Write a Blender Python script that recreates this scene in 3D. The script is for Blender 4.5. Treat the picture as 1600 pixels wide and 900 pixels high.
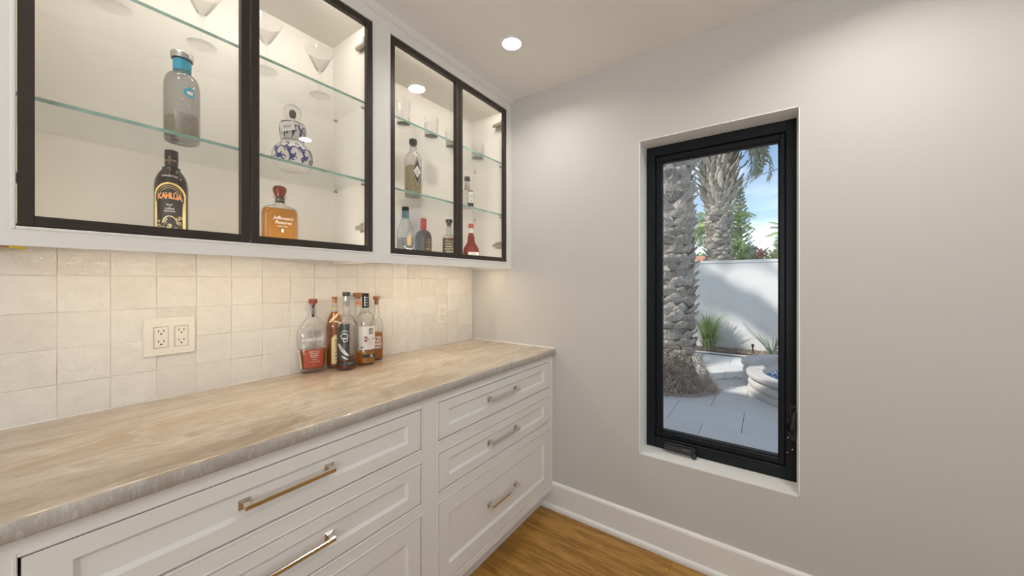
import bpy, math, random
from mathutils import Vector, Matrix, noise
random.seed(7)
for o in list(bpy.data.objects): bpy.data.objects.remove(o)
S = bpy.context.scene
COL = S.collection
PI = math.pi

# ------------------------------------------------------------------ camera, world, sun, exposure
CAM_H = 1.305
YAW = math.atan2(398, 561)
cam_d = bpy.data.cameras.new('camera'); cam = bpy.data.objects.new('camera', cam_d); COL.objects.link(cam)
cam.location = (0, 0, CAM_H); cam.rotation_euler = (PI/2, 0, YAW)
cam_d.sensor_width = 36; cam_d.lens = 561/1600*36; cam_d.shift_y = -10.5/1600; cam_d.clip_start = .03; cam_d.clip_end = 300
S.camera = cam
S.view_settings.view_transform = 'Standard'; S.view_settings.look = 'None'
S.view_settings.exposure = 0.0; S.view_settings.gamma = 1.0; S.view_settings.use_curve_mapping = False

SUN_EL = math.radians(39); SUN_AZ = (-.66, -.75)     # horizontal direction the sun stands in
W = bpy.data.worlds.new('sky'); S.world = W; W.use_nodes = True
nt = W.node_tree; nt.nodes.clear()
out = nt.nodes.new('ShaderNodeOutputWorld'); bg = nt.nodes.new('ShaderNodeBackground')
sky = nt.nodes.new('ShaderNodeTexSky'); sky.sky_type = 'NISHITA'; sky.sun_disc = False
sky.sun_elevation = SUN_EL; sky.sun_rotation = math.atan2(SUN_AZ[0], SUN_AZ[1]); sky.air_density = 1.0; sky.dust_density = .6; sky.ozone_density = 1.6
tc = nt.nodes.new('ShaderNodeTexCoord'); mp = nt.nodes.new('ShaderNodeMapping'); mp.inputs['Scale'].default_value = (2.2, 2.2, 7)
nz = nt.nodes.new('ShaderNodeTexNoise'); nz.inputs['Scale'].default_value = 1.7; nz.inputs['Detail'].default_value = 5
cr = nt.nodes.new('ShaderNodeValToRGB'); cr.color_ramp.elements[0].position = .44; cr.color_ramp.elements[1].position = .74
cr.color_ramp.elements[1].color = (.85, .85, .85, 1)
mx = nt.nodes.new('ShaderNodeMixRGB'); mx.inputs[2].default_value = (8.6, 8.9, 9.3, 1)
nt.links.new(tc.outputs['Generated'], mp.inputs['Vector']); nt.links.new(mp.outputs[0], nz.inputs['Vector'])
nt.links.new(nz.outputs['Fac'], cr.inputs[0]); nt.links.new(cr.outputs[0], mx.inputs[0]); nt.links.new(sky.outputs[0], mx.inputs[1])
nt.links.new(mx.outputs[0], bg.inputs[0]); bg.inputs[1].default_value = .175
nt.links.new(bg.outputs[0], out.inputs[0])

def lamp(name, kind, loc, energy, color, rot=None, direction=None, **kw):
    d = bpy.data.lights.new(name, kind); d.energy = energy; d.color = color
    for k, v in kw.items(): setattr(d, k, v)
    o = bpy.data.objects.new(name, d); COL.objects.link(o); o.location = loc
    if direction: o.rotation_euler = Vector(direction).to_track_quat('-Z', 'Y').to_euler()
    if rot: o.rotation_euler = rot
    return o
ce = math.cos(SUN_EL)
lamp('sun', 'SUN', (-6, -6, 9), 3.9, (1, .94, .86), direction=(-SUN_AZ[0]*ce, -SUN_AZ[1]*ce, -math.sin(SUN_EL)), angle=math.radians(1.6))
# unseen fill lamps added right of and behind the camera, tilted at the ceiling
lamp('side_fill_lamp', 'AREA', (1.68, -1.55, 1.2), 5, (.95, .98, 1), direction=(-1, .30, .9), shape='RECTANGLE', size=2.0, size_y=2.1)
lamp('rear_fill_lamp', 'AREA', (1.0, -2.95, 1.2), 125, (.95, .98, 1), direction=(-.15, 1, 4), shape='RECTANGLE', size=1.1, size_y=2.1)

# ------------------------------------------------------------------ materials
def mat(name):
    m = bpy.data.materials.new(name); m.use_nodes = True; nt = m.node_tree; nt.nodes.clear()
    o = nt.nodes.new('ShaderNodeOutputMaterial'); return m, nt, o
def N(nt, t, **kw):
    n = nt.nodes.new(t)
    for k, v in kw.items():
        if k in n.inputs.keys(): n.inputs[k].default_value = v
        else: setattr(n, k, v)
    return n
def L(nt, a, b): nt.links.new(a, b)
def ramp(nt, src, stops):
    r = N(nt, 'ShaderNodeValToRGB'); e = r.color_ramp.elements
    while len(e) > 1: e.remove(e[0])
    e[0].position = stops[0][0]; e[0].color = (*stops[0][1], 1)
    for p, c in stops[1:]:
        q = e.new(p); q.color = (*c, 1)
    L(nt, src, r.inputs[0]); return r.outputs[0]
def coords(nt, scale=(1, 1, 1), rot=(0, 0, 0), kind='Object'):
    t = N(nt, 'ShaderNodeTexCoord'); m = N(nt, 'ShaderNodeMapping')
    m.inputs['Scale'].default_value = scale; m.inputs['Rotation'].default_value = rot
    L(nt, t.outputs[kind], m.inputs[0]); return m.outputs[0]
def tex(nt, vec, scale, detail=4, rough=.55, dist=0):
    n = N(nt, 'ShaderNodeTexNoise'); n.inputs['Scale'].default_value = scale; n.inputs['Detail'].default_value = detail
    n.inputs['Roughness'].default_value = rough; n.inputs['Distortion'].default_value = dist
    L(nt, vec, n.inputs['Vector']); return n.outputs['Fac']
def mix(nt, fac, a, b, mode='MIX'):
    m = N(nt, 'ShaderNodeMixRGB', blend_type=mode)
    for i, v in ((0, fac), (1, a), (2, b)):
        if isinstance(v, (int, float)): m.inputs[i].default_value = v
        elif isinstance(v, tuple): m.inputs[i].default_value = (*v, 1)
        else: L(nt, v, m.inputs[i])
    return m.outputs[0]
def bump(nt, h, strength, dist=.01):
    b = N(nt, 'ShaderNodeBump'); b.inputs['Strength'].default_value = strength; b.inputs['Distance'].default_value = dist
    L(nt, h, b.inputs['Height']); return b.outputs[0]
def plain(name, col, rough=.5, metal=0, spec=.5, noise_amt=.0, nscale=8, bmp=0, bscale=60, coat=0, rand=0):
    m, nt, o = mat(name); p = N(nt, 'ShaderNodeBsdfPrincipled')
    p.inputs['Roughness'].default_value = rough; p.inputs['Metallic'].default_value = metal
    p.inputs['Specular IOR Level'].default_value = spec; p.inputs['Coat Weight'].default_value = coat
    v = coords(nt)
    f = tex(nt, v, nscale, 4)
    a = tuple(max(0, c*(1-noise_amt)) for c in col); b = tuple(min(1, c*(1+noise_amt)) for c in col)
    c = ramp(nt, f, [(.3, a), (.7, b)])
    if rand:
        oi = N(nt, 'ShaderNodeObjectInfo'); r = ramp(nt, oi.outputs['Random'], [(0, (1-rand,)*3), (1, (1, 1, 1))])
        c = mix(nt, 1.0, c, r, 'MULTIPLY')
    L(nt, c, p.inputs['Base Color'])
    if bmp: L(nt, bump(nt, tex(nt, v, bscale, 3), bmp, .004), p.inputs['Normal'])
    L(nt, p.outputs[0], o.inputs[0]); return m
def schlick(nt, f0=.04, power=5):
    lw = N(nt, 'ShaderNodeLayerWeight'); lw.inputs[0].default_value = .5
    pw = N(nt, 'ShaderNodeMath', operation='POWER'); L(nt, lw.outputs['Facing'], pw.inputs[0]); pw.inputs[1].default_value = power
    ma = N(nt, 'ShaderNodeMath', operation='MULTIPLY_ADD'); L(nt, pw.outputs[0], ma.inputs[0]); ma.inputs[1].default_value = 1-f0; ma.inputs[2].default_value = f0
    return lw.outputs['Facing'], ma.outputs[0]
def glassy(name, face=(1, 1, 1), edge=(.6, .62, .62), f0=.04, rough=.0, body=None, body_fac=0, epow=2.5):
    """thin clear wall: see-through with a colour that deepens where the wall is seen edge-on, plus a Fresnel mirror"""
    m, nt, o = mat(name)
    fac, fr = schlick(nt, f0)
    pw = N(nt, 'ShaderNodeMath', operation='POWER'); L(nt, fac, pw.inputs[0]); pw.inputs[1].default_value = epow
    tr = N(nt, 'ShaderNodeBsdfTransparent'); L(nt, mix(nt, pw.outputs[0], face, edge), tr.inputs[0])
    gl = N(nt, 'ShaderNodeBsdfGlossy'); gl.inputs['Roughness'].default_value = rough; gl.inputs[0].default_value = (1, 1, 1, 1)
    base = tr.outputs[0]
    if body:
        df = N(nt, 'ShaderNodeBsdfDiffuse'); df.inputs[0].default_value = (*body, 1)
        tl = N(nt, 'ShaderNodeBsdfTranslucent'); tl.inputs[0].default_value = (*body, 1)
        a0 = N(nt, 'ShaderNodeMixShader'); a0.inputs[0].default_value = .5; L(nt, df.outputs[0], a0.inputs[1]); L(nt, tl.outputs[0], a0.inputs[2])
        a = N(nt, 'ShaderNodeMixShader'); a.inputs[0].default_value = body_fac; L(nt, base, a.inputs[1]); L(nt, a0.outputs[0], a.inputs[2]); base = a.outputs[0]
    ms = N(nt, 'ShaderNodeMixShader'); L(nt, fr, ms.inputs[0]); L(nt, base, ms.inputs[1]); L(nt, gl.outputs[0], ms.inputs[2])
    L(nt, ms.outputs[0], o.inputs[0]); return m
def emit(name, col, st):
    m, nt, o = mat(name); e = N(nt, 'ShaderNodeEmission'); e.inputs[0].default_value = (*col, 1); e.inputs[1].default_value = st
    L(nt, e.outputs[0], o.inputs[0]); return m

M = {}
M['wall'] = plain('wall_paint', (.565, .55, .53), .75, spec=.25, noise_amt=.01, nscale=2, bmp=.05, bscale=220)
M['ceiling'] = plain('ceiling_paint', (.88, .865, .845), .85, spec=.2)
M['reveal'] = plain('white_reveal_paint', (.84, .84, .82), .5, noise_amt=.01)
M['trim'] = plain('trim_paint', (.78, .77, .75), .4, noise_amt=.01)
M['cab'] = plain('cabinet_lacquer', (.80, .785, .765), .38, noise_amt=.01)
M['inside'] = plain('cabinet_interior', (.80, .77, .72), .5, noise_amt=.01)
M['bronze'] = plain('dark_bronze_metal', (.045, .036, .03), .38, metal=.35, noise_amt=.1, nscale=30)
M['winblack'] = plain('black_window_frame', (.010, .012, .016), .38, spec=.2, noise_amt=.1, nscale=20)
M['gasket'] = plain('black_gasket', (.008, .008, .01), .6)
M['nickel'] = plain('polished_nickel', (.74, .70, .65), .12, metal=1)
M['hinge'] = plain('nickel_hinge', (.40, .36, .29), .4, metal=.6, noise_amt=.15, nscale=80)
M['crank'] = plain('black_crank', (.014, .015, .018), .22, coat=.3)
M['plate'] = plain('outlet_plastic', (.80, .755, .68), .35)
M['slot'] = plain('dark_slot', (.012, .01, .008), .6)
M['yellow'] = plain('yellow_plastic', (.90, .72, .06), .4)
M['pane'] = glassy('window_glass', (.985, .99, .99), (.9, .93, .93), .035)
M['doorpane'] = glassy('door_glass', (.985, .985, .98), (.9, .92, .91), .035)
M['shelf'] = glassy('shelf_glass', (.985, .99, .988), (.95, .965, .96), .02)
M['glass'] = glassy('clear_bottle_glass', (.97, .97, .965), (.45, .44, .41), .05, epow=3)
M['stem'] = glassy('stemware_glass', (.993, .993, .991), (.84, .835, .81), .04, epow=3.5)
M['bluegrey'] = glassy('grey_bottle_glass', (.84, .845, .84), (.34, .34, .33), .05, body=(.52, .51, .50), body_fac=.30)
M['amber'] = glassy('amber_spirit', (.86, .47, .10), (.42, .15, .015), .03, body=(.62, .25, .03), body_fac=.42, epow=2)
M['bourbon'] = glassy('bourbon_spirit', (.72, .26, .05), (.32, .07, .008), .03, body=(.42, .10, .02), body_fac=.42, epow=2)
M['gold'] = glassy('golden_spirit', (.92, .62, .14), (.60, .30, .03), .03, body=(.80, .42, .05), body_fac=.6, epow=2)
M['pale'] = glassy('pale_spirit', (.92, .87, .66), (.6, .55, .34), .03, body=(.68, .60, .38), body_fac=.35)
M['red'] = glassy('red_spirit', (.60, .10, .05), (.25, .02, .01), .04, body=(.42, .05, .03), body_fac=.6)
M['brownglass'] = plain('dark_brown_glass', (.030, .018, .012), .08, spec=.7, coat=.4)
M['slateglass'] = plain('dark_slate_glass', (.07, .055, .05), .12, spec=.7, coat=.4)
M['black'] = plain('black_cap', (.012, .012, .013), .35)
M['darkgrey'] = plain('charcoal_label', (.05, .052, .055), .3, noise_amt=.3, nscale=60)
M['silver'] = plain('silver_foil', (.60, .60, .58), .3, metal=.85)
M['cork'] = plain('cork', (.50, .30, .14), .7, noise_amt=.2, nscale=120)
M['woodcap'] = plain('wooden_stopper', (.36, .15, .06), .45, noise_amt=.2, nscale=60)
M['maroon'] = plain('maroon_stopper', (.22, .045, .025), .25, coat=.4)
M['capred'] = plain('red_wax', (.48, .06, .05), .35)
M['labelwhite'] = plain('white_label', (.80, .78, .75), .5)
M['labelcream'] = plain('cream_label', (.80, .66, .36), .5)
M['labelgrey'] = glassy('clear_back_label', (.90, .87, .84), (.75, .72, .69), .03, body=(.76, .70, .66), body_fac=.5)
M['labelred'] = plain('rust_red_label', (.40, .07, .03), .4, noise_amt=.06)
M['labelyellow'] = plain('yellow_label_border', (.86, .66, .22), .4)
M['labelblack'] = plain('dark_label', (.028, .024, .022), .4)
M['orange'] = plain('orange_print', (.85, .22, .03), .45)
M['white'] = plain('white_print', (.85, .84, .80), .5)
M['ink'] = plain('dark_print', (.03, .028, .03), .5)
M['redprint'] = plain('red_print', (.35, .03, .04), .45)
M['gilt'] = plain('gold_print', (.72, .50, .20), .4, metal=.2)
M['blue'] = plain('blue_sleeve', (.05, .40, .60), .35)
M['bluedeco'] = plain('cobalt_paint', (.045, .06, .22), .3)
M['teal'] = plain('teal_sleeve', (.10, .20, .20), .35)
M['lens'] = emit('light_lens', (1, .94, .84), 14)
M['led'] = emit('led_strip', (1, .84, .60), 7)
M['ledlens'] = emit('led_lens', (1, .86, .66), 32)
M['tin'] = plain('light_trim', (.80, .78, .74), .45)

def m_shelf_edge():
    m, nt, o = mat('shelf_glass_edge'); p = N(nt, 'ShaderNodeBsdfPrincipled')
    L(nt, ramp(nt, tex(nt, coords(nt, (1, 6, 1)), 5), [(.3, (.22, .42, .37)), (.7, (.36, .58, .52))]), p.inputs['Base Color'])
    p.inputs['Roughness'].default_value = .12; p.inputs['Transmission Weight'].default_value = .25
    L(nt, p.outputs[0], o.inputs[0]); return m
M['shelfedge'] = m_shelf_edge()
def m_tile():
    m, nt, o = mat('glazed_tile'); p = N(nt, 'ShaderNodeBsdfPrincipled')
    oi = N(nt, 'ShaderNodeObjectInfo')
    v = coords(nt); va = N(nt, 'ShaderNodeVectorMath', operation='ADD'); L(nt, v, va.inputs[0])
    sc = N(nt, 'ShaderNodeVectorMath', operation='SCALE'); L(nt, oi.outputs['Location'], sc.inputs[0]); sc.inputs['Scale'].default_value = 7.3; L(nt, sc.outputs[0], va.inputs[1])
    base = ramp(nt, oi.outputs['Random'], [(0, (.74, .705, .66)), (.5, (.78, .75, .705)), (1, (.80, .775, .735))])
    cl = tex(nt, va.outputs[0], 26, 5)
    L(nt, mix(nt, 1.0, base, ramp(nt, cl, [(.3, (.94, .93, .92)), (.65, (1, 1, 1))]), 'MULTIPLY'), p.inputs['Base Color'])
    p.inputs['Roughness'].default_value = .08; p.inputs['Specular IOR Level'].default_value = .5
    w = tex(nt, va.outputs[0], 30, 2, .5); 
    w2 = tex(nt, va.outputs[0], 110, 2, .5); hh_ = N(nt, 'ShaderNodeMath', operation='MULTIPLY_ADD'); L(nt, w2, hh_.inputs[0]); hh_.inputs[1].default_value = .30; L(nt, w, hh_.inputs[2])
    L(nt, bump(nt, hh_.outputs[0], .7, .006), p.inputs['Normal'])
    L(nt, p.outputs[0], o.inputs[0]); return m
M['tile'] = m_tile()
M['grout'] = plain('grout', (.76, .72, .66), .9)
def m_stone(edge=False):
    m, nt, o = mat('quartzite_edge_cool_lit' if edge else 'quartzite'); p = N(nt, 'ShaderNodeBsdfPrincipled')
    v = coords(nt, (2.6, 1.0, 1), (0, 0, math.radians(-24)))
    a = tex(nt, v, 2.2, 8, .6, 1.2)
    base = ramp(nt, a, [(.30, (.32, .25, .185)), (.43, (.43, .355, .275)), (.55, (.50, .425, .345)), (.72, (.545, .48, .41))])
    b = tex(nt, coords(nt, (1.3, .6, 1), (0, 0, math.radians(-30))), 2.6, 5, .6, .8)
    base = mix(nt, ramp(nt, b, [(.55, (0, 0, 0)), (.74, (.6, .6, .6))]), base, (.40, .285, .175))
    # fine veins
    v2 = coords(nt, (5.5, 1.0, 1), (0, 0, math.radians(-21))); w = tex(nt, v2, 2.3, 6, .65, .5)
    vein = ramp(nt, w, [(.485, (0, 0, 0)), (.50, (.55, .55, .55)), (.515, (0, 0, 0))])
    base = mix(nt, vein, base, (.33, .25, .17))
    v3 = coords(nt, (2.5, .7, 1), (0, 0, math.radians(-38))); w3 = tex(nt, v3, 3.1, 4, .6, .4)
    base = mix(nt, ramp(nt, w3, [(.47, (0, 0, 0)), (.50, (.5, .5, .5)), (.53, (0, 0, 0))]), base, (.60, .545, .48))
    vo = N(nt, 'ShaderNodeTexVoronoi'); L(nt, coords(nt, (1.6, .8, 1)), vo.inputs['Vector']); vo.inputs['Scale'].default_value = 17
    base = mix(nt, ramp(nt, vo.outputs['Distance'], [(.03, (.7, .7, .7)), (.075, (0, 0, 0))]), base, (.27, .20, .14))
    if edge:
        base = mix(nt, .62, base, (.40, .385, .365))  # cool light on the rough front edge, painted in as grey
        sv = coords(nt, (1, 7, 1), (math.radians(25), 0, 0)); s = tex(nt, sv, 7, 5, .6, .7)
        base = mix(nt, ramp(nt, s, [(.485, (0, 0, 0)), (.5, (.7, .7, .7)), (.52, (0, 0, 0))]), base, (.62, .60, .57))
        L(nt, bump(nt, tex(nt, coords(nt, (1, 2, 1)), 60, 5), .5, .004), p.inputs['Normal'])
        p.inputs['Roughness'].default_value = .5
    else:
        p.inputs['Roughness'].default_value = .07; p.inputs['Specular IOR Level'].default_value = .85
        L(nt, bump(nt, tex(nt, coords(nt), 14, 4), .03, .004), p.inputs['Normal'])
    L(nt, base, p.inputs['Base Color']); L(nt, p.outputs[0], o.inputs[0]); return m
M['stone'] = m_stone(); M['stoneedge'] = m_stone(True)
def m_oak():
    m, nt, o = mat('oak_board'); p = N(nt, 'ShaderNodeBsdfPrincipled')
    oi = N(nt, 'ShaderNodeObjectInfo'); v = coords(nt, (.9, 9, 9)); va = N(nt, 'ShaderNodeVectorMath', operation='ADD'); L(nt, v, va.inputs[0])
    sc = N(nt, 'ShaderNodeVectorMath', operation='SCALE'); L(nt, oi.outputs['Location'], sc.inputs[0]); sc.inputs['Scale'].default_value = 3.1; L(nt, sc.outputs[0], va.inputs[1])
    g = tex(nt, va.outputs[0], 1.6, 3, .5, .6)
    wv = N(nt, 'ShaderNodeMath', operation='MULTIPLY'); L(nt, g, wv.inputs[0]); wv.inputs[1].default_value = 26
    sn = N(nt, 'ShaderNodeMath', operation='SINE'); L(nt, wv.outputs[0], sn.inputs[0])
    fine = tex(nt, va.outputs[0], 14, 6, .7)
    ad = N(nt, 'ShaderNodeMath', operation='MULTIPLY_ADD'); L(nt, sn.outputs[0], ad.inputs[0]); ad.inputs[1].default_value = .12; L(nt, fine, ad.inputs[2])
    c = ramp(nt, ad.outputs[0], [(.30, (.24, .11, .018)), (.5, (.38, .19, .035)), (.72, (.50, .28, .065))])
    r = ramp(nt, oi.outputs['Random'], [(0, (.86, .86, .86)), (1, (1, 1, 1))])
    L(nt, mix(nt, 1.0, c, r, 'MULTIPLY'), p.inputs['Base Color']); p.inputs['Roughness'].default_value = .42
    L(nt, bump(nt, fine, .12, .002), p.inputs['Normal']); L(nt, p.outputs[0], o.inputs[0]); return m
M['oak'] = m_oak()
def m_rough(name, stops, scale, rough=.85, bmp=.6, bscale=None, stretch=(1, 1, 1), rand=0, bd=.02):
    m, nt, o = mat(name); p = N(nt, 'ShaderNodeBsdfPrincipled'); p.inputs['Roughness'].default_value = rough; p.inputs['Specular IOR Level'].default_value = .2
    v = coords(nt, stretch); f = tex(nt, v, scale, 6, .65); c = ramp(nt, f, stops)
    if rand:
        oi = N(nt, 'ShaderNodeObjectInfo'); c = mix(nt, 1.0, c, ramp(nt, oi.outputs['Random'], [(0, (1-rand,)*3), (1, (1, 1, 1))]), 'MULTIPLY')
    L(nt, c, p.inputs['Base Color'])
    if bmp: L(nt, bump(nt, tex(nt, v, bscale or scale, 6, .7), bmp, bd), p.inputs['Normal'])
    L(nt, p.outputs[0], o.inputs[0]); return m
M['bark'] = m_rough('palm_bark', [(.3, (.13, .105, .085)), (.5, (.27, .23, .195)), (.7, (.44, .39, .345))], 9, stretch=(1, 1, 2.5), bmp=.8)
M['boot'] = m_rough('palm_leaf_base', [(.28, (.26, .215, .18)), (.46, (.62, .57, .52)), (.66, (.84, .80, .74))], 14, stretch=(1, 3, 3), bmp=.8, rand=.35)
M['fibre'] = m_rough('dry_fibre', [(.3, (.30, .25, .20)), (.5, (.55, .48, .41)), (.7, (.74, .68, .60))], 12, bmp=.3)
M['paver'] = m_rough('porcelain_paver', [(.3, (.76, .77, .775)), (.7, (.83, .84, .845))], 3.5, .6, bmp=.05, bscale=90, rand=.10)
M['paverjoint'] = plain('paver_joint', (.17, .175, .18), .9)
M['stucco'] = m_rough('white_stucco', [(.3, (.74, .75, .75)), (.7, (.80, .81, .81))], 1.5, .9, bmp=.15, bscale=70)
M['housepaint'] = plain('outside_stucco', (.82, .82, .81), .9)
M['limestone'] = m_rough('cast_limestone', [(.3, (.56, .55, .53)), (.7, (.66, .65, .63))], 6, .75, bmp=.12, bscale=60)
M['blueglass'] = plain('blue_glass_chip', (.02, .13, .42), .08, noise_amt=.4, nscale=30, coat=.5, rand=.4)
M['mulch'] = m_rough('mulch_soil', [(.3, (.10, .075, .055)), (.6, (.24, .19, .15))], 20, bmp=.5)
M['chip'] = m_rough('bark_chip', [(.3, (.17, .12, .085)), (.55, (.38, .31, .25)), (.8, (.60, .53, .46))], 6, bmp=.2)
M['terracotta'] = m_rough('terracotta_tile', [(.3, (.45, .20, .12)), (.7, (.62, .33, .23))], 3, bmp=.2)
M['lawn'] = m_rough('ground_lawn', [(.3, (.10, .14, .05)), (.7, (.2, .24, .10))], 4, bmp=.2)
M['asphalt'] = plain('roof_felt', (.3, .3, .3), .9)
def m_leaf(name, a, b, tr=.35, nsc=2):
    m, nt, o = mat(name); p = N(nt, 'ShaderNodeBsdfPrincipled'); p.inputs['Roughness'].default_value = .5
    c = ramp(nt, tex(nt, coords(nt), nsc, 4), [(.35, a), (.65, b)]); L(nt, c, p.inputs['Base Color'])
    t = N(nt, 'ShaderNodeBsdfTranslucent'); L(nt, c, t.inputs[0]); ms = N(nt, 'ShaderNodeMixShader'); ms.inputs[0].default_value = tr
    L(nt, p.outputs[0], ms.inputs[1]); L(nt, t.outputs[0], ms.inputs[2]); L(nt, ms.outputs[0], o.inputs[0]); return m
M['frond'] = m_leaf('palm_leaflet', (.21, .26, .15), (.40, .43, .30))
M['frondgreen'] = m_leaf('green_palm_leaflet', (.20, .34, .07), (.45, .55, .20))
M['pine'] = m_leaf('pine_needles', (.10, .17, .09), (.22, .30, .17), .2)
M['shrub'] = m_leaf('shrub_leaf', (.14, .27, .08), (.38, .48, .20), .3, 3)
M['shrubgrey'] = m_leaf('greygreen_leaf', (.16, .25, .17), (.34, .42, .30), .3, 3)
M['blade'] = m_leaf('grass_blade', (.20, .34, .08), (.50, .60, .26), .35, 5)
M['bladedry'] = m_leaf('dry_blade', (.42, .44, .26), (.66, .64, .46), .35, 5)
M['redleaf'] = m_leaf('red_leaf', (.40, .03, .06), (.66, .10, .14), .3, 4)
M['rachis'] = plain('frond_stalk', (.42, .40, .24), .6)

# ------------------------------------------------------------------ mesh helpers
class MB:
    def __init__(s): s.v = []; s.f = []; s.m = []
    def add(s, vs, fs, mi=0):
        b = len(s.v); s.v += [tuple(p) for p in vs]; s.f += [tuple(i+b for i in f) for f in fs]; s.m += [mi]*len(fs); return s
    def box(s, x0, x1, y0, y1, z0, z1, mi=0):
        vs = [(x, y, z) for x in (x0, x1) for y in (y0, y1) for z in (z0, z1)]
        return s.add(vs, [(0, 1, 3, 2), (4, 6, 7, 5), (0, 4, 5, 1), (2, 3, 7, 6), (0, 2, 6, 4), (1, 5, 7, 3)], mi)
    def cbox(s, x0, x1, y0, y1, z0, z1, c=.002, mi=0):
        """box with chamfered edges"""
        lo = (x0, y0, z0); hi = (x1, y1, z1); vs = []; idx = {}
        for sx in (0, 1):
            for sy in (0, 1):
                for sz in (0, 1):
                    sg = (sx, sy, sz)
                    for a in range(3):
                        p = [0]*3
                        for k in range(3):
                            e = hi[k] if sg[k] else lo[k]
                            p[k] = e if k == a else e - (c if sg[k] else -c)
                        idx[(sg, a)] = len(vs); vs.append(tuple(p))
        fs = []
        for a in range(3):
            b, d = (a+1) % 3, (a+2) % 3
            for sa in (0, 1):
                q = []
                for sb, sd in ((0, 0), (1, 0), (1, 1), (0, 1)):
                    g = [0]*3; g[a] = sa; g[b] = sb; g[d] = sd; q.append(idx[(tuple(g), a)])
                fs.append(tuple(q if sa else q[::-1]))
        for a in range(3):
            b, d = (a+1) % 3, (a+2) % 3
            for sb in (0, 1):
                for sd in (0, 1):
                    g0 = [0]*3; g0[b] = sb; g0[d] = sd; g1 = list(g0); g1[a] = 1
                    g0 = tuple(g0); g1 = tuple(g1)
                    q = [idx[(g0, b)], idx[(g1, b)], idx[(g1, d)], idx[(g0, d)]]
                    fs.append(tuple(q if sb == sd else q[::-1]))
        for g in [(i, j, k) for i in (0, 1) for j in (0, 1) for k in (0, 1)]:
            q = [idx[(g, 0)], idx[(g, 1)], idx[(g, 2)]]
            fs.append(tuple(q if sum(g) % 2 else q[::-1]))
        return s.add(vs, fs, mi)
    def rings(s, rings, closed=True, cap0=True, cap1=True, mi=0):
        n = len(rings[0]); vs = [p for r in rings for p in r]; fs = []
        for i in range(len(rings)-1):
            for j in range(n if closed else n-1):
                k = (j+1) % n
                fs.append((i*n+j, i*n+k, (i+1)*n+k, (i+1)*n+j))
        if cap0: fs.append(tuple(range(n))[::-1])
        if cap1: fs.append(tuple(range((len(rings)-1)*n, len(rings)*n)))
        return s.add(vs, fs, mi)
    def lathe(s, prof, seg=24, c=(0, 0, 0), cap0=True, cap1=True, mi=0):
        """prof: (r, z)"""
        return s.rings([[(c[0]+r*math.cos(2*PI*j/seg), c[1]+r*math.sin(2*PI*j/seg), c[2]+z) for j in range(seg)] for r, z in prof], True, cap0, cap1, mi)
    def tube(s, pts, r, seg=8, mi=0):
        pts = [Vector(p) for p in pts]; rr = r if isinstance(r, (list, tuple)) else [r]*len(pts); rs = []
        for i, p in enumerate(pts):
            t = (pts[min(i+1, len(pts)-1)]-pts[max(i-1, 0)]).normalized()
            u = t.cross(Vector((0, 0, 1)))
            if u.length < .05: u = t.cross(Vector((1, 0, 0)))
            u.normalize(); w = t.cross(u)
            rs.append([tuple(p+rr[i]*(math.cos(a)*u+math.sin(a)*w)) for a in [2*PI*j/seg for j in range(seg)]])
        return s.rings(rs, mi=mi)
    def shift(s, d): s.v = [(a+d[0], b+d[1], c+d[2]) for a, b, c in s.v]; return s
    def rotz(s, a):
        c, q = math.cos(a), math.sin(a); s.v = [(x*c-y*q, x*q+y*c, z) for x, y, z in s.v]; return s
    def mesh(s, name, mats, smooth=False):
        me = bpy.data.meshes.new(name); me.from_pydata(s.v, [], s.f)
        for m in (mats if isinstance(mats, (list, tuple)) else [mats]): me.materials.append(m)
        me.polygons.foreach_set('material_index', s.m)
        if smooth:
            me.polygons.foreach_set('use_smooth', [True]*len(me.polygons))
            me.update(); me.set_sharp_from_angle(angle=math.radians(38))
        me.update(); return me
ORG = {}
def link(name, data, parent=None):
    o = bpy.data.objects.new(name, data); COL.objects.link(o)
    if parent: o.parent = parent
    return o
def obj(name, mb, m, parent=None, smooth=False, world=False, **props):
    """one mesh object; world=True: coordinates given in the room's frame"""
    if world and parent is not None:
        q = parent; off = Vector((0, 0, 0))
        while q is not None: off += q.location; q = q.parent
        mb.shift(tuple(-off))
    o = link(name, mb.mesh(name, m, smooth), parent)
    for k, v in props.items(): o[k] = v
    return o
def thing(name, label, cat, loc=(0, 0, 0), rz=0, group=None):
    o = link(name, None); o.location = loc; o.rotation_euler = (0, 0, rz); o.empty_display_size = .05
    o['label'] = label; o['category'] = cat
    if group: o['group'] = group
    return o
def structure(name, mb, m, **kw):
    return obj(name, mb, m, kind='structure', **kw)

# ------------------------------------------------------------------ room shell
XW, YB, ZC = -1.633, 1.83, 2.43         # left wall, back wall, ceiling
XR, YF, TH = 1.75, -3.0, .20
f = structure('floor', MB().box(XW-.2, XR+.2, YF-.2, YB+.2, -.12, -.012), M['oak'])
random.seed(3)
y = YB; k = 0
while y > YF:
    y0 = max(y-.19, YF)
    x = XW - random.uniform(.2, 1.3)
    while x < XR:
        ln = random.uniform(1.3, 2.1); xa, xb = max(x, XW), min(x+ln, XR)
        if xb-xa > .05:
            b = obj('floor_board', MB().cbox(-(xb-xa)/2+.0004, (xb-xa)/2-.0004, -(y-y0)/2+.0004, (y-y0)/2-.0004, -.012, 0, .0008), M['oak'], f)
            b.location = ((xa+xb)/2, (y+y0)/2, 0)
        x += ln
    y = y0
structure('ceiling', MB().box(XW-.2, XR+.2, YF-.2, YB+.2, ZC, ZC+.2), M['ceiling'])
wl = structure('wall_left', MB().box(XW-TH, XW, YF-.2, YB+TH, -.12, ZC), M['wall'])
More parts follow.
